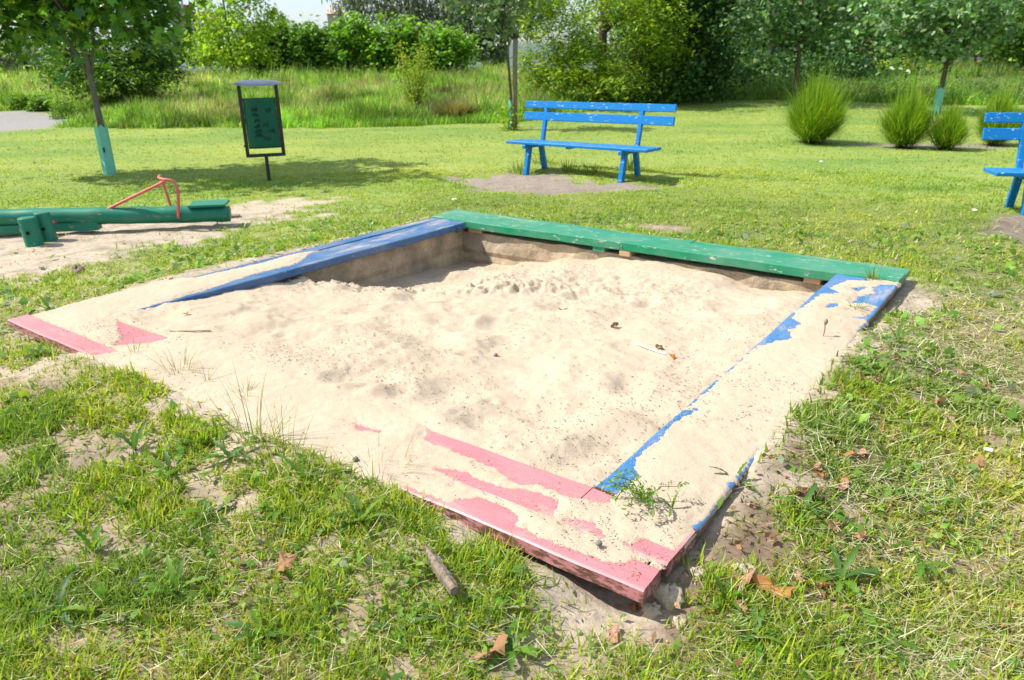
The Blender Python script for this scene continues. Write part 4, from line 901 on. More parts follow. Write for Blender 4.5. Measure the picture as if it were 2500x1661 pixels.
# ------------------------------------------------------------------ LITTER BIN
def bin_():
    Y0 = 11.08; c = np.array([-3.55, Y0, 0.]); a = math.radians(20); d = np.array([math.cos(a), math.sin(a), 0]); n = np.array([-math.sin(a), math.cos(a), 0])
    root = empty('litter_bin', c, 'green drum litter bin in a black metal frame with a grey lid', 'litter bin')
    W = lambda s, t, z: c+d*s+n*t+np.array([0, 0, z])
    b = MB(); b.box(W(0, 0, .13), .05, .05, .46, a); b.build('post', M['metal'], root)
    b = MB(); b.box(W(0, 0, .36), .55, .06, .045, a); b.build('bottom_bar', M['metal'], root)
    for s in (-.25, .25):
        b = MB(); b.box(W(s, 0, .865), .05, .06, .96, a); b.build('side_bar', M['metal'], root)
    # lid: domed oval
    V = []; F = []; k = 36
    for j, (f, z) in enumerate(((1, 0), (1, .008), (.85, .028), (.6, .042), (.3, .05))):
        for i in range(k):
            an = 2*PI*i/k; ex = abs(math.cos(an))**1.0*math.copysign(1, math.cos(an)); V.append(W(.335*f*ex, .22*f*math.sin(an), 1.345+z*.9+.13*.22*f*math.sin(an)))
    for j in range(4):
        for i in range(k): F.append([j*k+i, j*k+(i+1) % k, (j+1)*k+(i+1) % k, (j+1)*k+i])
    F.append([4*k+i for i in range(k)]); F.append(list(range(k))[::-1])
    b = MB(); b.add(V, F); b.build('lid', M['lid'], root)
    # drum: D-shaped open cylinder, tipped slightly in its frame
    ti = math.radians(4); V = []; F = []; k = 28
    def P(s, t, z):
        zz = z-.8; t2 = t*math.cos(ti)+zz*math.sin(ti)*1.0; s2 = s-zz*.10*0; return W(s2, t2, .8+zz*math.cos(ti)-t*math.sin(ti))
    for (r_, z) in ((1, .46), (1, .50), (1, 1.14), (1, 1.15), (.965, 1.15), (.965, .475)):
        for i in range(k): an = 2*PI*i/k; V.append(P(.222*r_*math.cos(an), .17*r_*math.sin(an)-.01, z))
    for j in range(5):
        for i in range(k): F.append([j*k+i, j*k+(i+1) % k, (j+1)*k+(i+1) % k, (j+1)*k+i])
    F.append(list(range(k))[::-1]); F.append([5*k+i for i in range(k)])
    b = MB(); b.add(V, F); dr = b.build('drum', M['drum'], root, True)
    for s in (-.228, .228):
        b = MB(); b.tube([W(s-.015, 0, .86), W(s+.015, 0, .86)], .014, 8); b.build('pivot', M['metal'], root)
    b = MB(); b.box(W(-.275, 0, .50), .03, .03, .03, a); b.build('latch', M['metal'], root)
    # pen scrawl strokes on the drum front
    r = np.random.default_rng(12); b = MB()
    def onD(th_, z, off=.0035): return P((.222+off)*math.cos(th_), (.17+off)*math.sin(th_)-.01, z)
    for (t0, zc, n_) in ((-1.95, .99, 3), (-1.93, .92, 3), (-1.85, .84, 3), (-1.88, .77, 3), (-1.86, .70, 4), (-1.84, .64, 4), (-1.05, .98, 2), (-.95, .70, 2), (-1.3, .6, 2), (-1.35, .78, 2)):
        for q in range(n_):
            ph = r.uniform(0, 6, 4); pts = []
            for j in range(14):
                s = j/13; pts.append(onD(t0+.17*math.sin(s*7+ph[0])+.05*q-.08, zc+.022*math.sin(s*9+ph[1])+.012*math.cos(s*17+ph[2])))
            b = MB(); b.tube(pts, .0013, 4); b.build('scrawl', M['hole'], dr)
bin_()

# ------------------------------------------------------------------ SEESAW
def seesaw():
    P0 = np.array([-6.6, 7.15, .235]); P1 = np.array([-2.95, 7.78, .135]); root = empty('seesaw', (-4.75, 7.25, 0), 'old green log seesaw with red handlebars lying low over the sand', 'seesaw')
    dz = P1-P0; L = np.linalg.norm(dz); d = dz/L; h = np.array([d[0], d[1], 0]); h /= np.linalg.norm(h); n = np.array([-h[1], h[0], 0]); m = M['seesaw']
    W = lambda s, t, z: P0+d*s+n*t+np.array([0, 0, z])
    b = MB(); K = 40; b.tube([W(L*i/K, .004*math.sin(i*.9), .003*math.sin(i*1.7)) for i in range(K+1)], [.088+.003*math.sin(i*1.3) for i in range(K)]+[.080], 18, wob=.02); lo = b.build('beam', m, root, True)
    b = MB(); b.box(W(1.85, -.02, -.105), 1.15, .12, .085, math.atan2(h[1], h[0])); b.build('lower_beam', m, root)
    def seat(s):
        b = MB(); b.box(W(s, .05, .098), .36, .30, .025, math.atan2(h[1], h[0])+.0, bev=.004); o = b.build('seat', m, root)
    seat(L-.20); seat(.55)
    def handle(s0, s1):
        pts = [W(s0, -.015, .05), W(s0+(s1-s0)*.5, -.05, .21), W(s0+(s1-s0)*.92, -.105, .345), W(s1-.02, -.125, .375), W(s1+.05, -.13, .36), W(s1+.085, -.13, .29), W(s1+.07, -.12, .14), W(s1+.04, -.10, -.02)]
        b = MB(); b.tube(smooth(pts), .015, 10); b.build('handlebar', M['redtube'], root, True)
        pts = [W(s1-.02, -.125, .375), W(s1-.09, -.06, .385), W(s1-.12, .10, .385), W(s1-.125, .15, .34), W(s1-.08, .13, .1), W(s1-.06, .12, .02)]
        b = MB(); b.tube(smooth(pts), .014, 10); b.build('handlebar', M['redtube'], root, True)
    handle(L-1.22, L-.53)
    def postp(x, y, z1, r_, lean=0):
        b = MB(); b.tube([(x+.02, y, -.2), (x+.02, y, .0), (x, y, z1-.02), (x, y, z1-.006), (x, y, z1)], [r_, r_, r_*.97, r_*.95, r_*.88], 30); o = b.build('post', m, root)
        b = MB(); b.tube([(x+r_*.35, y-r_*.9, .135), (x+r_*.42, y-r_*1.06, .135)], .017, 10); b.build('bolt_hole', M['hole'], o)
    q = gpix(80, 598); postp(q[0], q[1], .27, .078)
    q2 = gpix(117, 588); postp(q2[0], q2[1], .285, .074)
    postp(-5.42, 8.0, .16, .075)
    b = MB(); b.tube([(q[0]-.1, q[1]+.03, .14), (q[0]+.05, q[1]+.62, .14)], .016, 8); b.build('axle', M['redtube'], root)
def smooth(p, k=5):
    p = [np.array(a, float) for a in p]; o = []
    for i in range(len(p)-1):
        a, b, c, d = p[max(i-1, 0)], p[i], p[i+1], p[min(i+2, len(p)-1)]
        for j in range(k):
            t = j/k; o.append(.5*((2*b)+(c-a)*t+(2*a-5*b+4*c-d)*t*t+(-a+3*b-3*c+d)*t**3))
    o.append(p[-1]); return o
seesaw()

# ------------------------------------------------------------------ small plants, leaves, sticks (each its own thing)
def dandelion_mesh(seed, n=7, Lr=(.10, .18), up=.7, w=.028):
    r = np.random.default_rng(seed); V = []; F = []; C = []
    for k in range(n):
        a = 2*PI*k/n+r.normal()*.3; L = r.uniform(*Lr); e0 = r.uniform(.25, 1.)*up; m = 16; p = np.array([0, 0, .0]); el = .4+e0
        col = colmix(1, [(.10, .22, .02), (.15, .27, .03), (.07, .16, .03)], [.4, .3, .3], .2, r)[0]
        tw = r.normal()*.3; b0 = len(V)
        for j in range(m+1):
            t = j/m; el2 = el-1.5*t*r.uniform(.75, .85)*(1.2-e0*.6); d = np.array([math.cos(a)*math.cos(el2), math.sin(a)*math.cos(el2), math.sin(el2)]); 
            if j: p = p+d*L/m
            s = np.array([-math.sin(a), math.cos(a), tw*t]); ww = w*(math.sin(PI*min(1, t**.75*.93+.05))**.8)*(1.0 if j % 3 == 0 else (.72 if j % 3 == 1 else .42))*(.5+.6*t)+.0015
            if j == m: ww = .0005
            V += [p-s*ww+np.array([0, 0, ww*.35]), p.copy(), p+s*ww+np.array([0, 0, ww*.35])]; C += [col, col*1.15, col]
        for j in range(m):
            q = b0+j*3; F += [[q, q+1, q+4, q+3], [q+1, q+2, q+5, q+4]]
    return np.array(V), np.array(F), np.array(C)
def rosette(name, g, label, cat, seed, group=None, **k):
    V, F, C_ = dandelion_mesh(seed, **k); o = nmesh(name, V, Q=F, col=C_, mat=M['leaf'], smooth=True); o.location = g; return tag(o, label, cat, group)
def onbox(u, v, z=ZT+.012): x, y = to_xy(u, v); return (x, y, z)
rosette('dandelion_plant', gpix(740, 1175), 'dandelion with long toothed leaves reaching over the sand at the front edge', 'weed', 1, n=6, Lr=(.10, .17), up=1.0, w=.012)
rosette('dandelion_plant', gpix(1795, 1180), 'dandelion with two upright leaves against the right corner board', 'weed', 2, n=4, Lr=(.08, .15), up=1.3, w=.013)
q = gpix(1640, 1245, ZT+.01); rosette('dandelion_plant', q, 'small dandelion with three upright leaves growing from the sand on the right board', 'weed', 3, n=4, Lr=(.06, .09), up=1.3, w=.007)
rosette('dandelion_plant', gpix(140, 850), 'broad-leaved weed under the left end of the red board', 'weed', 4, n=9, Lr=(.08, .15), up=.9, w=.018)
rosette('dandelion_plant', gpix(95, 870), 'leafy weed at the far left below the red board end', 'weed', 5, n=8, Lr=(.08, .15), up=.7, w=.018)
rosette('dandelion_plant', gpix(335, 905), 'grey-green leafy weed lying across the sunken red board', 'weed', 6, n=9, Lr=(.07, .14), up=.6, w=.016)
rosette('dandelion_plant', gpix(125, 765), 'bright dandelion leaves behind the left end of the red board', 'weed', 8, n=7, Lr=(.1, .17), up=.9, w=.02)
rosette('dandelion_plant', gpix(1840, 1560), 'large dandelion rosette among brown leaves, bottom right', 'weed', 9, n=9, Lr=(.07, .13), up=.7, w=.014)
rosette('dandelion_plant', gpix(1770, 1470), 'grey-green dandelion leaves beside the orange dead leaf', 'weed', 10, n=5, Lr=(.06, .10), up=1., w=.013)
rosette('dandelion_plant', gpix(2190, 835), 'tall-leaved weed in the straw right of the blue board', 'weed', 11, n=6, Lr=(.1, .17), up=1., w=.015)
r = np.random.default_rng(21)
for i, (px, py) in enumerate([(480, 1090), (560, 1120), (420, 1160), (300, 1240), (520, 1260), (230, 1350), (690, 1250), (880, 1280), (140, 1500), (430, 1450), (980, 1540), (1250, 1590), (640, 1560), (2050, 1420), (2250, 1380), (2150, 1570), (1960, 1250), (330, 1100)]):
    rosette('dandelion_plant', gpix(px, py), 'one of many low dandelion rosettes spread through the near lawn', 'weed', 40+i, 'low rosettes in the near lawn', n=int(r.integers(5, 10)), Lr=(.08, .15), up=float(r.uniform(.5, 1.1)), w=.016)
def tuft(g, label, seed, n=26, L=(.08, .2), spread=.05, W=.003, up=.5, cols=None, grp=None):
    r = np.random.default_rng(seed); a = r.uniform(0, 2*PI, n); P = np.stack([np.cos(a)*spread*r.random(n), np.sin(a)*spread*r.random(n), np.zeros(n)-.003], 1)
    A_ = Acc(); A_.add(blades(P, r.uniform(L[0], L[1], n), np.full(n, W)*r.uniform(.7, 1.3, n), np.abs(r.normal(0, up, n)), a, r.uniform(.1, .9, n), colmix(n, [(.10, .20, .02), (.17, .26, .03), (.25, .28, .06)], [.45, .35, .2], .2, r), 4))
    o = A_.build('grass_tuft', M['grass']); o.location = g; return tag(o, label, 'grass tuft', grp)
tuft(gpix(440, 905, .12), 'bright grass tuft growing out of the sand at the front left', 61, 40, (.08, .2), .09)
tuft(gpix(330, 862, .12), 'small spiky grass tuft over the pink patch at the left', 62, 14, (.07, .15), .03)
tuft(gpix(505, 935, .12), 'single thin grass sprout in the sand, front left', 63, 7, (.08, .18), .015)
tuft(gpix(620, 1080), 'tall loose grass clump with long stems at the sand edge', 64, 50, (.15, .38), .12, .003, .5)
tuft(gpix(690, 1130), 'long-stemmed grass clump beside the toothed dandelion', 65, 40, (.12, .3), .10, .003, .5)
tuft(gpix(600, 965, .12), 'flat patch of green stems lying on the sand', 66, 40, (.06, .14), .08, .003, 1.1)
tuft(to_xy(.44, .52)+(.02,), 'grass growing from the inner corner under the green board', 67, 30, (.08, .16), .05, .003, .9)
q = gpix(2130, 680, ZT+.01); tuft(q, 'green weed sprouting between the green and blue boards', 68, 26, (.06, .13), .05, .007, .8)
q = gpix(2085, 752, ZT+.012); tuft(q, 'flat feathery green sprig lying on the right blue board', 69, 30, (.06, .12), .06, .006, 1.3)
q = gpix(1400, 1290); tuft(q, 'upright grass blades in front of the red board', 70, 30, (.1, .22), .12, .004, .3)
q = gpix(1230, 1230); tuft(q, 'thin grass stems bending over the middle of the red board', 71, 30, (.1, .24), .16, .003, .4)
q = gpix(920, 1170); tuft(q, 'fine grass clump at the buried part of the red board', 72, 46, (.08, .2), .14, .003, .5)
# leafy knotgrass sprig on the right corner
r = np.random.default_rng(5); base = gpix(1575, 1225, ZT+.012); root = empty('knotweed_sprig', base, 'creeping sprig with many small narrow leaves on the red and blue corner', 'weed')
t = MB(); LP = []
for k in range(11):
    a = r.uniform(1.2, 5.6) if k < 7 else r.uniform(0, 6.28); L = r.uniform(.06, .16); pts = [(base[0]+math.cos(a)*L*s, base[1]+math.sin(a)*L*s, base[2]+.01+.09*math.sin(s*2.2)*r.uniform(.4, 1)) for s in np.linspace(0, 1, 6)]
    t.tube(pts, .0015, 4); LP += [np.array(p)+r.normal(size=3)*.008 for p in pts[1:] for _ in range(7)]
t.build('stem', M['bark'], root); LP = np.array(LP); a = Acc(); a.add(leaves(LP, r.uniform(.014, .026, len(LP)), 'long', colmix(len(LP), MG, [.3, .4, .3], .2, r)*1.2, r, .4)); a.build('foliage', M['leaf'], root)
# dried flower standing on the right board
q = gpix(2010, 822, ZT+.012); root = empty('dried_flower', q, 'small dried reddish flower stalk standing in the sand on the right board', 'plant')
b = MB(); b.tube([q, q+np.array([.003, 0, .04]), q+np.array([.0, 0, .075])], .0025, 6); b.build('stem', M['redroof'], root)
b = MB(); b.tube([q+np.array([0, 0, .07]), q+np.array([.004, 0, .088]), q+np.array([.006, 0, .105])], [.006, .012, .004], 8); b.build('flower_head', M['oldwood'], root)
# weed seedling clumps under bench
for i, (px, py, l) in enumerate([(1540, 412, 'leafy weed growing at the right front leg of the bench'), (1385, 420, 'grass tuft in the bare earth under the middle of the bench'), (1330, 400, 'grass clump under the seat of the bench'), (1450, 425, 'dark grass tuft at the edge of the bare earth'), (1270, 422, 'weeds at the left front leg of the bench')]):
    g = gpix(px, py); tuft(g, l, 80+i, 90, (.08, .26), .22, .011, .6)
for i, (px, py, l) in enumerate([(1245, 318, 'bright leafy weeds at the foot of the sapling stake')]):
    g = gpix(px, py); r = np.random.default_rng(90); n = 260; P = np.array(g)+np.stack([r.normal(-.05, .16, n), r.normal(0, .16, n), r.random(n)*.55], 1)
    a = Acc(); a.add(leaves(P, r.uniform(.06, .12, n), 'oval', colmix(n, YG[:3], [.3, .4, .3], .2, r), r, .5)); o = a.build('stake_weeds', M['leaf']); tag(o, l, 'weeds')
# low leafy clumps by the path
for i, (px, py, hw, hh, l) in enumerate([(55, 268, 34, 16, 'dark leafy weed clump at the left edge of the path'), (98, 272, 28, 14, 'leafy weed clump on the far edge of the path'), (160, 290, 36, 22, 'rounded grass hummock where the path meets the lawn')]):
    g = gpix(px, py); r = np.random.default_rng(95+i); n = 900; s = g[1]/1850.; dd = r.normal(size=(n, 3)); dd /= np.linalg.norm(dd, axis=1)[:, None]; dd[:, 2] = np.abs(dd[:, 2])
    P = np.array(g)+dd*np.array([hw*s, hw*s*.8, hh*s*2.2])*(r.random((n, 1))**.4)
    a = Acc(); a.add(leaves(P, r.uniform(.08, .16, n), 'oval' if i < 2 else 'long', colmix(n, MG, [.4, .4, .2], .2, r), r, .6)); o = a.build('weed_clump', M['leaf']); tag(o, l, 'weeds', 'weed clumps by the path')
# darker tall tufts inside the meadow
for i, (px, py, Lh, l) in enumerate([(355, 262, .95, 'dark tall grass tussock left of the litter bin'), (285, 268, .7, 'smaller dark grass tussock behind the young maple trunk'), (822, 268, .85, 'dark green grass tussock right of the litter bin'), (905, 262, .7, 'arching grass tussock in front of the twiggy bush'), (1110, 296, .75, 'brownish seeding grass tussock left of the sapling')]):
    g = gpix(px, py); r = np.random.default_rng(130+i); n = 1500; a = r.uniform(0, 2*PI, n); P = np.array(g)+np.stack([np.cos(a)*.55*r.random(n), np.sin(a)*.45*r.random(n), np.zeros(n)], 1)
    cc_ = [(.05, .12, .015), (.09, .17, .025), (.13, .2, .03)] if i < 4 else [(.2, .2, .09), (.28, .25, .13), (.12, .18, .04)]
    A_ = Acc(); A_.add(blades(P, Lh*r.uniform(.6, 1.15, n), r.uniform(.012, .024, n), np.abs(r.normal(0, .3, n)), a, r.uniform(.3, 1.7, n), colmix(n, cc_, [.4, .4, .2], .2, r), 4)); o = A_.build('grass_tussock', M['grass']); tag(o, l, 'grass tuft')

# fallen dry leaves
def dead_leaf(g, size, col, seed, label, rz=None, tilt=.3, group=None):
    r = np.random.default_rng(seed); n = 16; V = []; C_ = []
    for ring in (0, .5, 1):
        for i in range(n):
            a = 2*PI*i/n; rad = size*.5*ring*(1+.28*math.sin(a*5+seed)*ring+.15*math.sin(a*2+1))*(1.25 if abs(math.sin(a)) < .5 else .85)
            z = size*(.16*ring**2*math.sin(a*2+seed)+.10*math.sin(a*3+seed*2)*ring+.05*r.normal()*ring)
            V.append((rad*math.cos(a), rad*math.sin(a), z+size*.16)); C_.append(np.array(col)*(1.1-.25*ring+.1*r.normal()))
    F = [[j*n+i, j*n+(i+1) % n, (j+1)*n+(i+1) % n, (j+1)*n+i] for j in range(2) for i in range(n)]
    o = nmesh('dead_leaf', np.array(V), Q=np.array(F), col=np.clip(np.array(C_), .01, .9), mat=M['dry'], smooth=False)
    o.location = (float(g[0]), float(g[1]), float(g[2])+.012); o.rotation_euler = (r.normal()*tilt, r.normal()*tilt, r.uniform(0, 6.28) if rz is None else rz); return tag(o, label, 'dead leaf', group)
TAN = (.42, .23, .12); ORG = (.48, .22, .08); BRN = (.16, .075, .04); PNK = (.48, .25, .18)
dead_leaf(gpix(697, 1390), .075, TAN, 1, 'crumpled tan leaf in the grass left of the broken wood')
dead_leaf(gpix(1885, 1450), .085, ORG, 2, 'large curled orange-brown leaf right of the red corner')
dead_leaf(gpix(1810, 1430), .085, PNK, 3, 'pale brown leaf just left of the orange leaf')
dead_leaf(gpix(1790, 1485), .06, TAN, 4, 'flat tan leaf below the pale brown one')
dead_leaf(gpix(1960, 1215), .075, BRN, 5, 'dark brown rolled leaf on the sandy edge')
dead_leaf(gpix(1730, 1258), .07, (.34, .2, .09), 6, 'brown leaf caught on the blue corner of the box')
dead_leaf(gpix(1205, 1605), .08, TAN, 7, 'tan leaf at the bottom edge of the photo')
dead_leaf(gpix(2435, 1530), .035, ORG, 8, 'small orange leaf at the bottom right')
dead_leaf(gpix(2290, 990), .06, PNK, 9, 'pinkish leaf lying on the straw at the right')
dead_leaf(gpix(2315, 1030), .055, (.5, .32, .26), 10, 'pale pinkish leaf just below another in the straw')
pts = [(2025, 1110), (2065, 1120), (2100, 1115), (2040, 1082), (2170, 1080), (2180, 1065), (2000, 1165), (2110, 930), (2145, 935), (2240, 960), (2350, 925), (2400, 950), (2250, 1095), (2480, 1165), (2445, 1190), (2380, 1140), (2060, 1180),
       (1990, 1150), (2190, 880), (2260, 865), (2090, 1320), (2005, 1440), (2060, 1195), (1840, 1240), (2300, 860), (2360, 820), (2150, 1050), (1950, 1420), (2030, 1080), (2320, 1055), (2035, 1290), (1545, 1490), (1500, 1560)]
r = np.random.default_rng(50)
for i, (px, py) in enumerate(pts):
    g = gpix(px, py); dead_leaf(g, float(r.uniform(.028, .06)), [TAN, ORG, PNK, BRN, (.42, .30, .17)][i % 5], 200+i, 'one of many small curled brown leaves scattered in the dry grass right of the sandbox', group='small dead leaves in the dry grass')
for i, (px, py, c_, l) in enumerate([(1375, 745, PNK, 'small reddish leaf in the middle of the sand'), (1610, 855, BRN, 'curled dead leaf on a pale stem in the sand'), (1640, 885, ORG, 'little orange leaf scrap beside the curled leaf in the sand'), (1500, 795, BRN, 'dark crumb of bark in the sand hollow'), (462, 802, ORG, 'small orange bark crumb above the twig in the sand')]):
    g = gpix(px, py, .04); u, v = to_uv(g[0], g[1]); j = int(np.argmin((Us-u)**2+(Vs-v)**2)); dead_leaf((g[0], g[1], zs[j]-.004), .045 if i != 4 else .03, c_, 260+i, l)
# twig, sticks, broken piece of wood
def stick(name, pts, rad, mat, label, cat):
    b = MB(); b.tube(smooth(pts, 4), rad, 6, wob=.15); o = b.build(name, mat); return tag(o, label, cat)
def sandpt(px, py):
    g = gpix(px, py, .1)
    for _ in range(4):
        u, v = to_uv(g[0], g[1]); j = int(np.argmin((Us-u)**2+(Vs-v)**2)); g = gpix(px, py, zs[j])
    return g
s1, s2, s3 = sandpt(415, 810), sandpt(470, 811), sandpt(515, 810); up = np.array([0, 0, .008])
stick('twig', [s1+up, s2+up, s3+up], .005, M['rawwood'], 'thin straight brown twig lying on the sand at the left', 'twig')
s1, s2, s3 = sandpt(1555, 843), sandpt(1590, 858), sandpt(1625, 868)
stick('straw_stem', [s1+up, s2+up*1.5, s3+up], .0035, M['paper'], 'thin white stem lying on the sand beside the curled leaf', 'straw')
p0, p1 = gpix(1040, 1352), gpix(1112, 1490)
def plankbit():
    d = p1-p0; d[2] = 0; L = np.linalg.norm(d); d /= L; n = np.array([-d[1], d[0], 0]); V = []; F = []; K = 26; r = np.random.default_rng(4)
    for i in range(K+1):
        t = i/K; w1 = .005+.011*min(1, t*2.2)*(1-.35*max(0, t-.75)*4)+r.normal()*.0012; w2 = .005+.008*math.sin(t*2.6)+abs(r.normal())*.003; c = p0+d*L*t; z = c[2]+.018+.012*t
        V += [c-n*w1+[0, 0, z-c[2]+.010], c+n*w2*.2+[0, 0, z-c[2]+.016+r.normal()*.002], c+n*(w2+.004)+[0, 0, z-c[2]+.006+r.normal()*.002], c+n*(w2+.006)+[0, 0, z-c[2]-.016], c-n*w1*1.02+[0, 0, z-c[2]-.012]]
    for i in range(K):
        for k in range(5): F.append([i*5+k, i*5+(k+1) % 5, (i+1)*5+(k+1) % 5, (i+1)*5+k])
    F += [list(range(5))[::-1], [K*5+k for k in range(5)]]
    b = MB(); b.add(V, F); tag(b.build('broken_wood', M['oldwood']), 'splintered grey piece of wood lying in the grass before the red board', 'wood')
plankbit()
# pebbles
for i, (px, py, s_, l) in enumerate([(868, 1126, .012, 'dark pebble on the sand beside the dandelion'), (1462, 1332, .011, 'dark pebble on the sand-covered red board'), (1210, 870, .012, 'grey pebble on the middle of the sand'), (730, 998, .009, 'tiny black pebble on the left of the sand')]):
    g = sandpt(px, py) if i > 1 else gpix(px, py, ZT+.014); b = MB(); V = []; F = []
    b.tube([(g[0]-s_, g[1], g[2]+s_*.5), (g[0]-s_*.6, g[1], g[2]+s_*.6), (g[0], g[1]+s_*.1, g[2]+s_*.65), (g[0]+s_*.7, g[1], g[2]+s_*.5), (g[0]+s_, g[1], g[2]+s_*.4)], [s_*.2, s_*.75, s_, s_*.7, s_*.2], 8, wob=.2)
    tag(b.build('pebble', M['pebble'], None, True), l, 'pebble')
# litter scraps
for i, (px, py, l) in enumerate([(1110, 494, 'scrap of white paper on the lawn behind the green corner'), (2378, 521, 'white cigarette-sized paper scrap near the right bench'), (2410, 1116, 'tiny white scrap on the dry grass at the right'), (2005, 400, 'white flower scrap on the far lawn')]):
    g = gpix(px, py); b = MB(); s_ = .035 if i != 2 else .02
    b.box((g[0], g[1], g[2]+.035), s_*1.6, s_, s_*.5, .5+i, bev=.008); tag(b.build('paper_scrap', M['paper']), l, 'litter')
# clod of sand and half buried stones by the red corner
r = np.random.default_rng(8)
def clod(g, s, label, mat, grp=None, name='sand_clod'):
    rr = np.random.default_rng(int(s*9999)); V = []; F = []; n = 14; m = 8
    for j in range(m+1):
        for i in range(n):
            th_ = PI*j/m; a = 2*PI*i/n; k = s*(1+.22*math.sin(a*2+j)+.15*math.sin(a*5-j*2)+.1*rr.normal()); V.append((g[0]+k*math.sin(th_)*math.cos(a), g[1]+k*math.sin(th_)*math.sin(a), g[2]+k*.7*math.cos(th_)))
    for j in range(m):
        for i in range(n): F.append([j*n+i, (j+1)*n+i, (j+1)*n+(i+1) % n, j*n+(i+1) % n])
    b = MB(); b.add(V, F); return tag(b.build(name, mat, None, True), label, 'clod', grp)
for i, (px, py, s_, l) in enumerate([(1630, 1455, .05, 'large clump of damp sand under the red corner'), (1590, 1490, .032, 'clump of sand just below the red board end'), (1700, 1400, .028, 'lump of sandy soil right of the red corner'), (1820, 1395, .035, 'lump of sandy soil beside the orange leaf'), (1655, 1520, .026, 'small lump of soil below the red corner')]):
    clod(gpix(px, py), s_, l, M['sand'])
clod(gpix(190, 665), .07, 'dark stone half buried in the sand left of the seesaw grass', M['oldwood'], None, 'stone')
b = MB(); g = gpix(568, 532); b.box((g[0], g[1], g[2]+.015), .16, .10, .03, .3); tag(b.build('wood_offcut', M['oldwood']), 'flat piece of grey wood under the seesaw end', 'wood')

# ------------------------------------------------------------------ far buildings and vehicles
def tower():
    c = at(462, 60, 190); s = 190/1933.; root = empty('brick_tower', (c[0], 190, .55), 'distant red brick tower with pale pilasters and pointed pinnacles', 'tower')
    zt = at(462, 30, 190)[2]; x0 = at(433, 60, 190)[0]; x1 = at(520, 60, 190)[0]
    b = MB(); b.box(((x0+x1)/2, 192, zt/2), x1-x0, 8, zt, .0, bev=.05); b.build('wall', M['brick'], root)
    b = MB(); b.box((x0+1.6, 190, (zt+1.6)/2), 2.4, 5, zt+1.6, .0, bev=.05); b.build('stair_turret', M['brick'], root)
    for k, dx in enumerate((.15, 2.9, 4.6, 6.4, 8.2)):
        h = zt+(2.6 if k < 2 else 1.4); b = MB(); b.box((x0+dx, 187.4, h/2), .38, .5, h, bev=.03); b.add([(x0+dx-.25, 187.15, h), (x0+dx+.25, 187.15, h), (x0+dx+.25, 187.65, h), (x0+dx-.25, 187.65, h), (x0+dx, 187.4, h+1.3)], [[0, 1, 4], [1, 2, 4], [2, 3, 4], [3, 0, 4], [3, 2, 1, 0]]); b.build('pilaster', M['stone'], root)
    for dx in (3.75, 5.5):
        b = MB(); b.box((x0+dx, 187.97, zt-1.6), .75, .1, 1.9); b.build('window', M['glass'], root)
tower()
def house(px0, px1, pyt, Y, label, dep=7, h=None, wallm='pinkwall', win=True, roofm='redroof'):
    x0 = at(px0, 120, Y)[0]; x1 = at(px1, 120, Y)[0]; zt = at((px0+px1)/2, pyt, Y)[2]; g = gz((x0+x1)/2, Y)-.2; root = empty('house', ((x0+x1)/2, Y, g), label, 'house')
    b = MB(); b.box(((x0+x1)/2, Y+dep/2, (zt+g)/2), x1-x0, dep, zt-g, bev=.03); b.build('wall', M[wallm], root)
    m = (x1-x0)/2; b = MB(); xm = (x0+x1)/2; b.add([(x0-.3, Y-.3, zt), (x1+.3, Y-.3, zt), (x1+.3, Y+dep+.3, zt), (x0-.3, Y+dep+.3, zt), (x0-.3, Y+dep/2, zt+1.5), (x1+.3, Y+dep/2, zt+1.5)], [[0, 1, 5, 4], [2, 3, 4, 5], [1, 2, 5], [3, 0, 4], [3, 2, 1, 0]]); b.build('roof', M[roofm], root)
    for k in range(max(1, int((x1-x0)/2.4)) if win else 0):
        b = MB(); xx = x0+1.2+k*2.4; b.box((xx, Y-.01, (zt+g)/2+.5), .9, .08, 1.1); w_ = b.build('window', M['stakewood'], root); b = MB(); b.box((xx, Y-.06, (zt+g)/2+.5), .74, .03, .94); b.build('pane', M['glass'], w_)
house(2278, 2400, 96, 56, 'pinkish house wall glimpsed between the oak leaves at the right')
house(2150, 2215, 122, 50, 'low brown-roofed shed left of the guarded oak', 3, wallm='oldwood', win=False)
house(806, 828, 34, 150, 'pale pink building top far away above the hedge', 6, roofm='pinkwall')
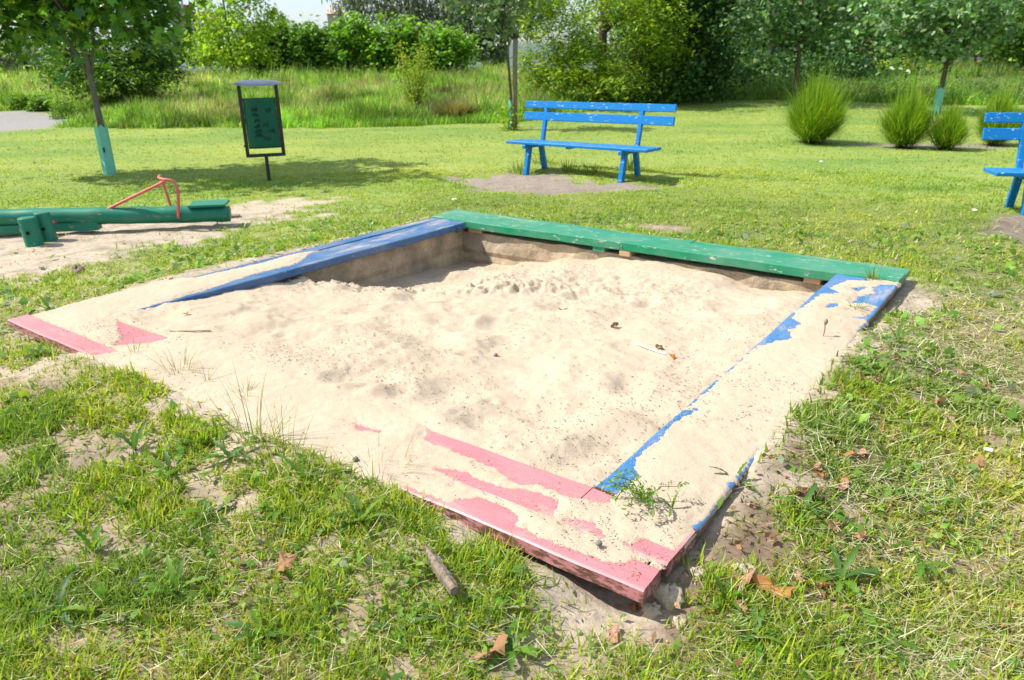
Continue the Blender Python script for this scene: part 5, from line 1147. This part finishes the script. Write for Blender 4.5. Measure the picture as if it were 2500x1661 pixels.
def car(x, y, col, label, van=False, cat='car', sign=False):
    g = gz(x, y)-.02; root = empty('parked_van' if van else 'parked_car', (x, y, g), label, cat); L, Wd = (4.9, 1.9) if van else (4.3, 1.75)
    pr = [(-L/2, .35), (L/2, .35), (L/2, .75), (L/2-.25, .95), (L/2-1.0, 1.1), (L/2-1.65, 1.95), (-L/2+.1, 2.0), (-L/2, 1.8)] if van else [(-L/2, .35), (L/2, .35), (L/2, .7), (L/2-.2, .82), (L/2-1.1, .95), (L/2-1.8, 1.42), (-L/2+1.1, 1.45), (-L/2+.25, 1.0), (-L/2, .9)]
    V = [(x+a, y-Wd/2, g+z) for a, z in pr]+[(x+a, y+Wd/2, g+z) for a, z in pr]; n = len(pr); F = [list(range(n)), [n+i for i in range(n)][::-1]]+[[i, n+i, n+(i+1) % n, (i+1) % n] for i in range(n)]
    b = MB(); b.add(V, F); b.build('body', M[col], root)
    ws = [(.25, 1.5, .85)] if van else [(-.75, 1.18, .95), (.35, 1.18, .95)]
    for a, z, w_ in ws:
        b = MB(); b.box((x+a+(1.0 if van else 0), y-Wd/2-.004, g+z), w_, .02, .36 if not van else .5); b.build('window', M['glass'], root)
    for a in (-L/2+.8, L/2-.85):
        for sgn in (-1, 1):
            b = MB(); b.tube([(x+a, y+sgn*(Wd/2-.08), g+.33), (x+a, y+sgn*(Wd/2+.02), g+.33)], .33, 18); w_ = b.build('wheel', M['tyre'], root)
            b = MB(); b.tube([(x+a, y+sgn*(Wd/2+.015), g+.33), (x+a, y+sgn*(Wd/2+.03), g+.33)], .2, 14); b.build('rim', M['stone'], w_)
    if sign:
        b = MB(); b.box((x+L/2-2.3, y, g+2.06), 1.2, 1.2, .14); b.build('roof_box', M['yellow'], root)
x = at(505, 150, 62)[0]; car(x, 62, 'white', 'white car half hidden by the meadow grass beside the light green tree')
x = at(1325, 150, 44)[0]; car(x+.6, 44, 'white', 'white van behind the bright maple beside the stake', True, 'van')
x = at(1140, 150, 60)[0]; car(x-1.2, 60, 'white', 'pale van with a yellow roof box at the right end of the hedge', True, 'van', True)

# ------------------------------------------------------------------ light, sky, camera
EL = math.radians(50); ROT = math.radians(-86)
sd = Vector((math.sin(ROT)*math.cos(EL), math.cos(ROT)*math.cos(EL), math.sin(EL)))
ld = bpy.data.lights.new('sun', 'SUN'); ld.energy = 4.6; ld.angle = math.radians(.55); ld.color = (1, .955, .87)
lo = bpy.data.objects.new('sun', ld); COL.objects.link(lo); lo.rotation_euler = (-sd).to_track_quat('-Z', 'Y').to_euler(); lo.location = (-20, 0, 30)
W = bpy.data.worlds.new('World'); SC.world = W; W.use_nodes = True; ns, ls = W.node_tree.nodes, W.node_tree.links; ns.clear()
sk = ns.new('ShaderNodeTexSky'); sk.sky_type = 'NISHITA'; sk.sun_disc = False; sk.sun_elevation = EL; sk.sun_rotation = ROT; sk.air_density = 1.0; sk.dust_density = 1.5; sk.ozone_density = 1.0
tc = ns.new('ShaderNodeTexCoord'); mpn = ns.new('ShaderNodeMapping'); mpn.inputs['Scale'].default_value = (1, 1, 3.5); ls.new(tc.outputs['Generated'], mpn.inputs['Vector'])
cl = noise(ns, ls, mpn.outputs[0], 2.2, 6, .6); cf = ramp(ns, ls, cl, [(.38, .25), (.62, .95)])
cm = mixc(ns, ls, cf, sk.outputs[0], (4.5, 5.15, 6.1))
bg = ns.new('ShaderNodeBackground'); bg.inputs['Strength'].default_value = .115; ls.new(cm, bg.inputs['Color']); wo = ns.new('ShaderNodeOutputWorld'); ls.new(bg.outputs[0], wo.inputs[0])
cd = bpy.data.cameras.new('camera'); cam = bpy.data.objects.new('camera', cd); COL.objects.link(cam); SC.camera = cam
cd.sensor_width = 36; cd.lens = FPX/2500*36; cd.clip_end = 3000; cd.clip_start = .05
cam.location = (0, 0, HC)
from mathutils import Matrix
cam.matrix_world = Matrix.Translation((0, 0, HC)) @ Matrix.Rotation(PI/2-TH, 4, 'X') @ Matrix.Rotation(ROLL, 4, 'Z')
cd.dof.use_dof = True; cd.dof.focus_distance = 2.9; cd.dof.aperture_fstop = 4.5
SC.view_settings.view_transform = 'Standard'; SC.view_settings.look = 'None'; SC.view_settings.exposure = .75; SC.view_settings.gamma = 1
SC.cycles.max_bounces = 6; SC.cycles.transparent_max_bounces = 4
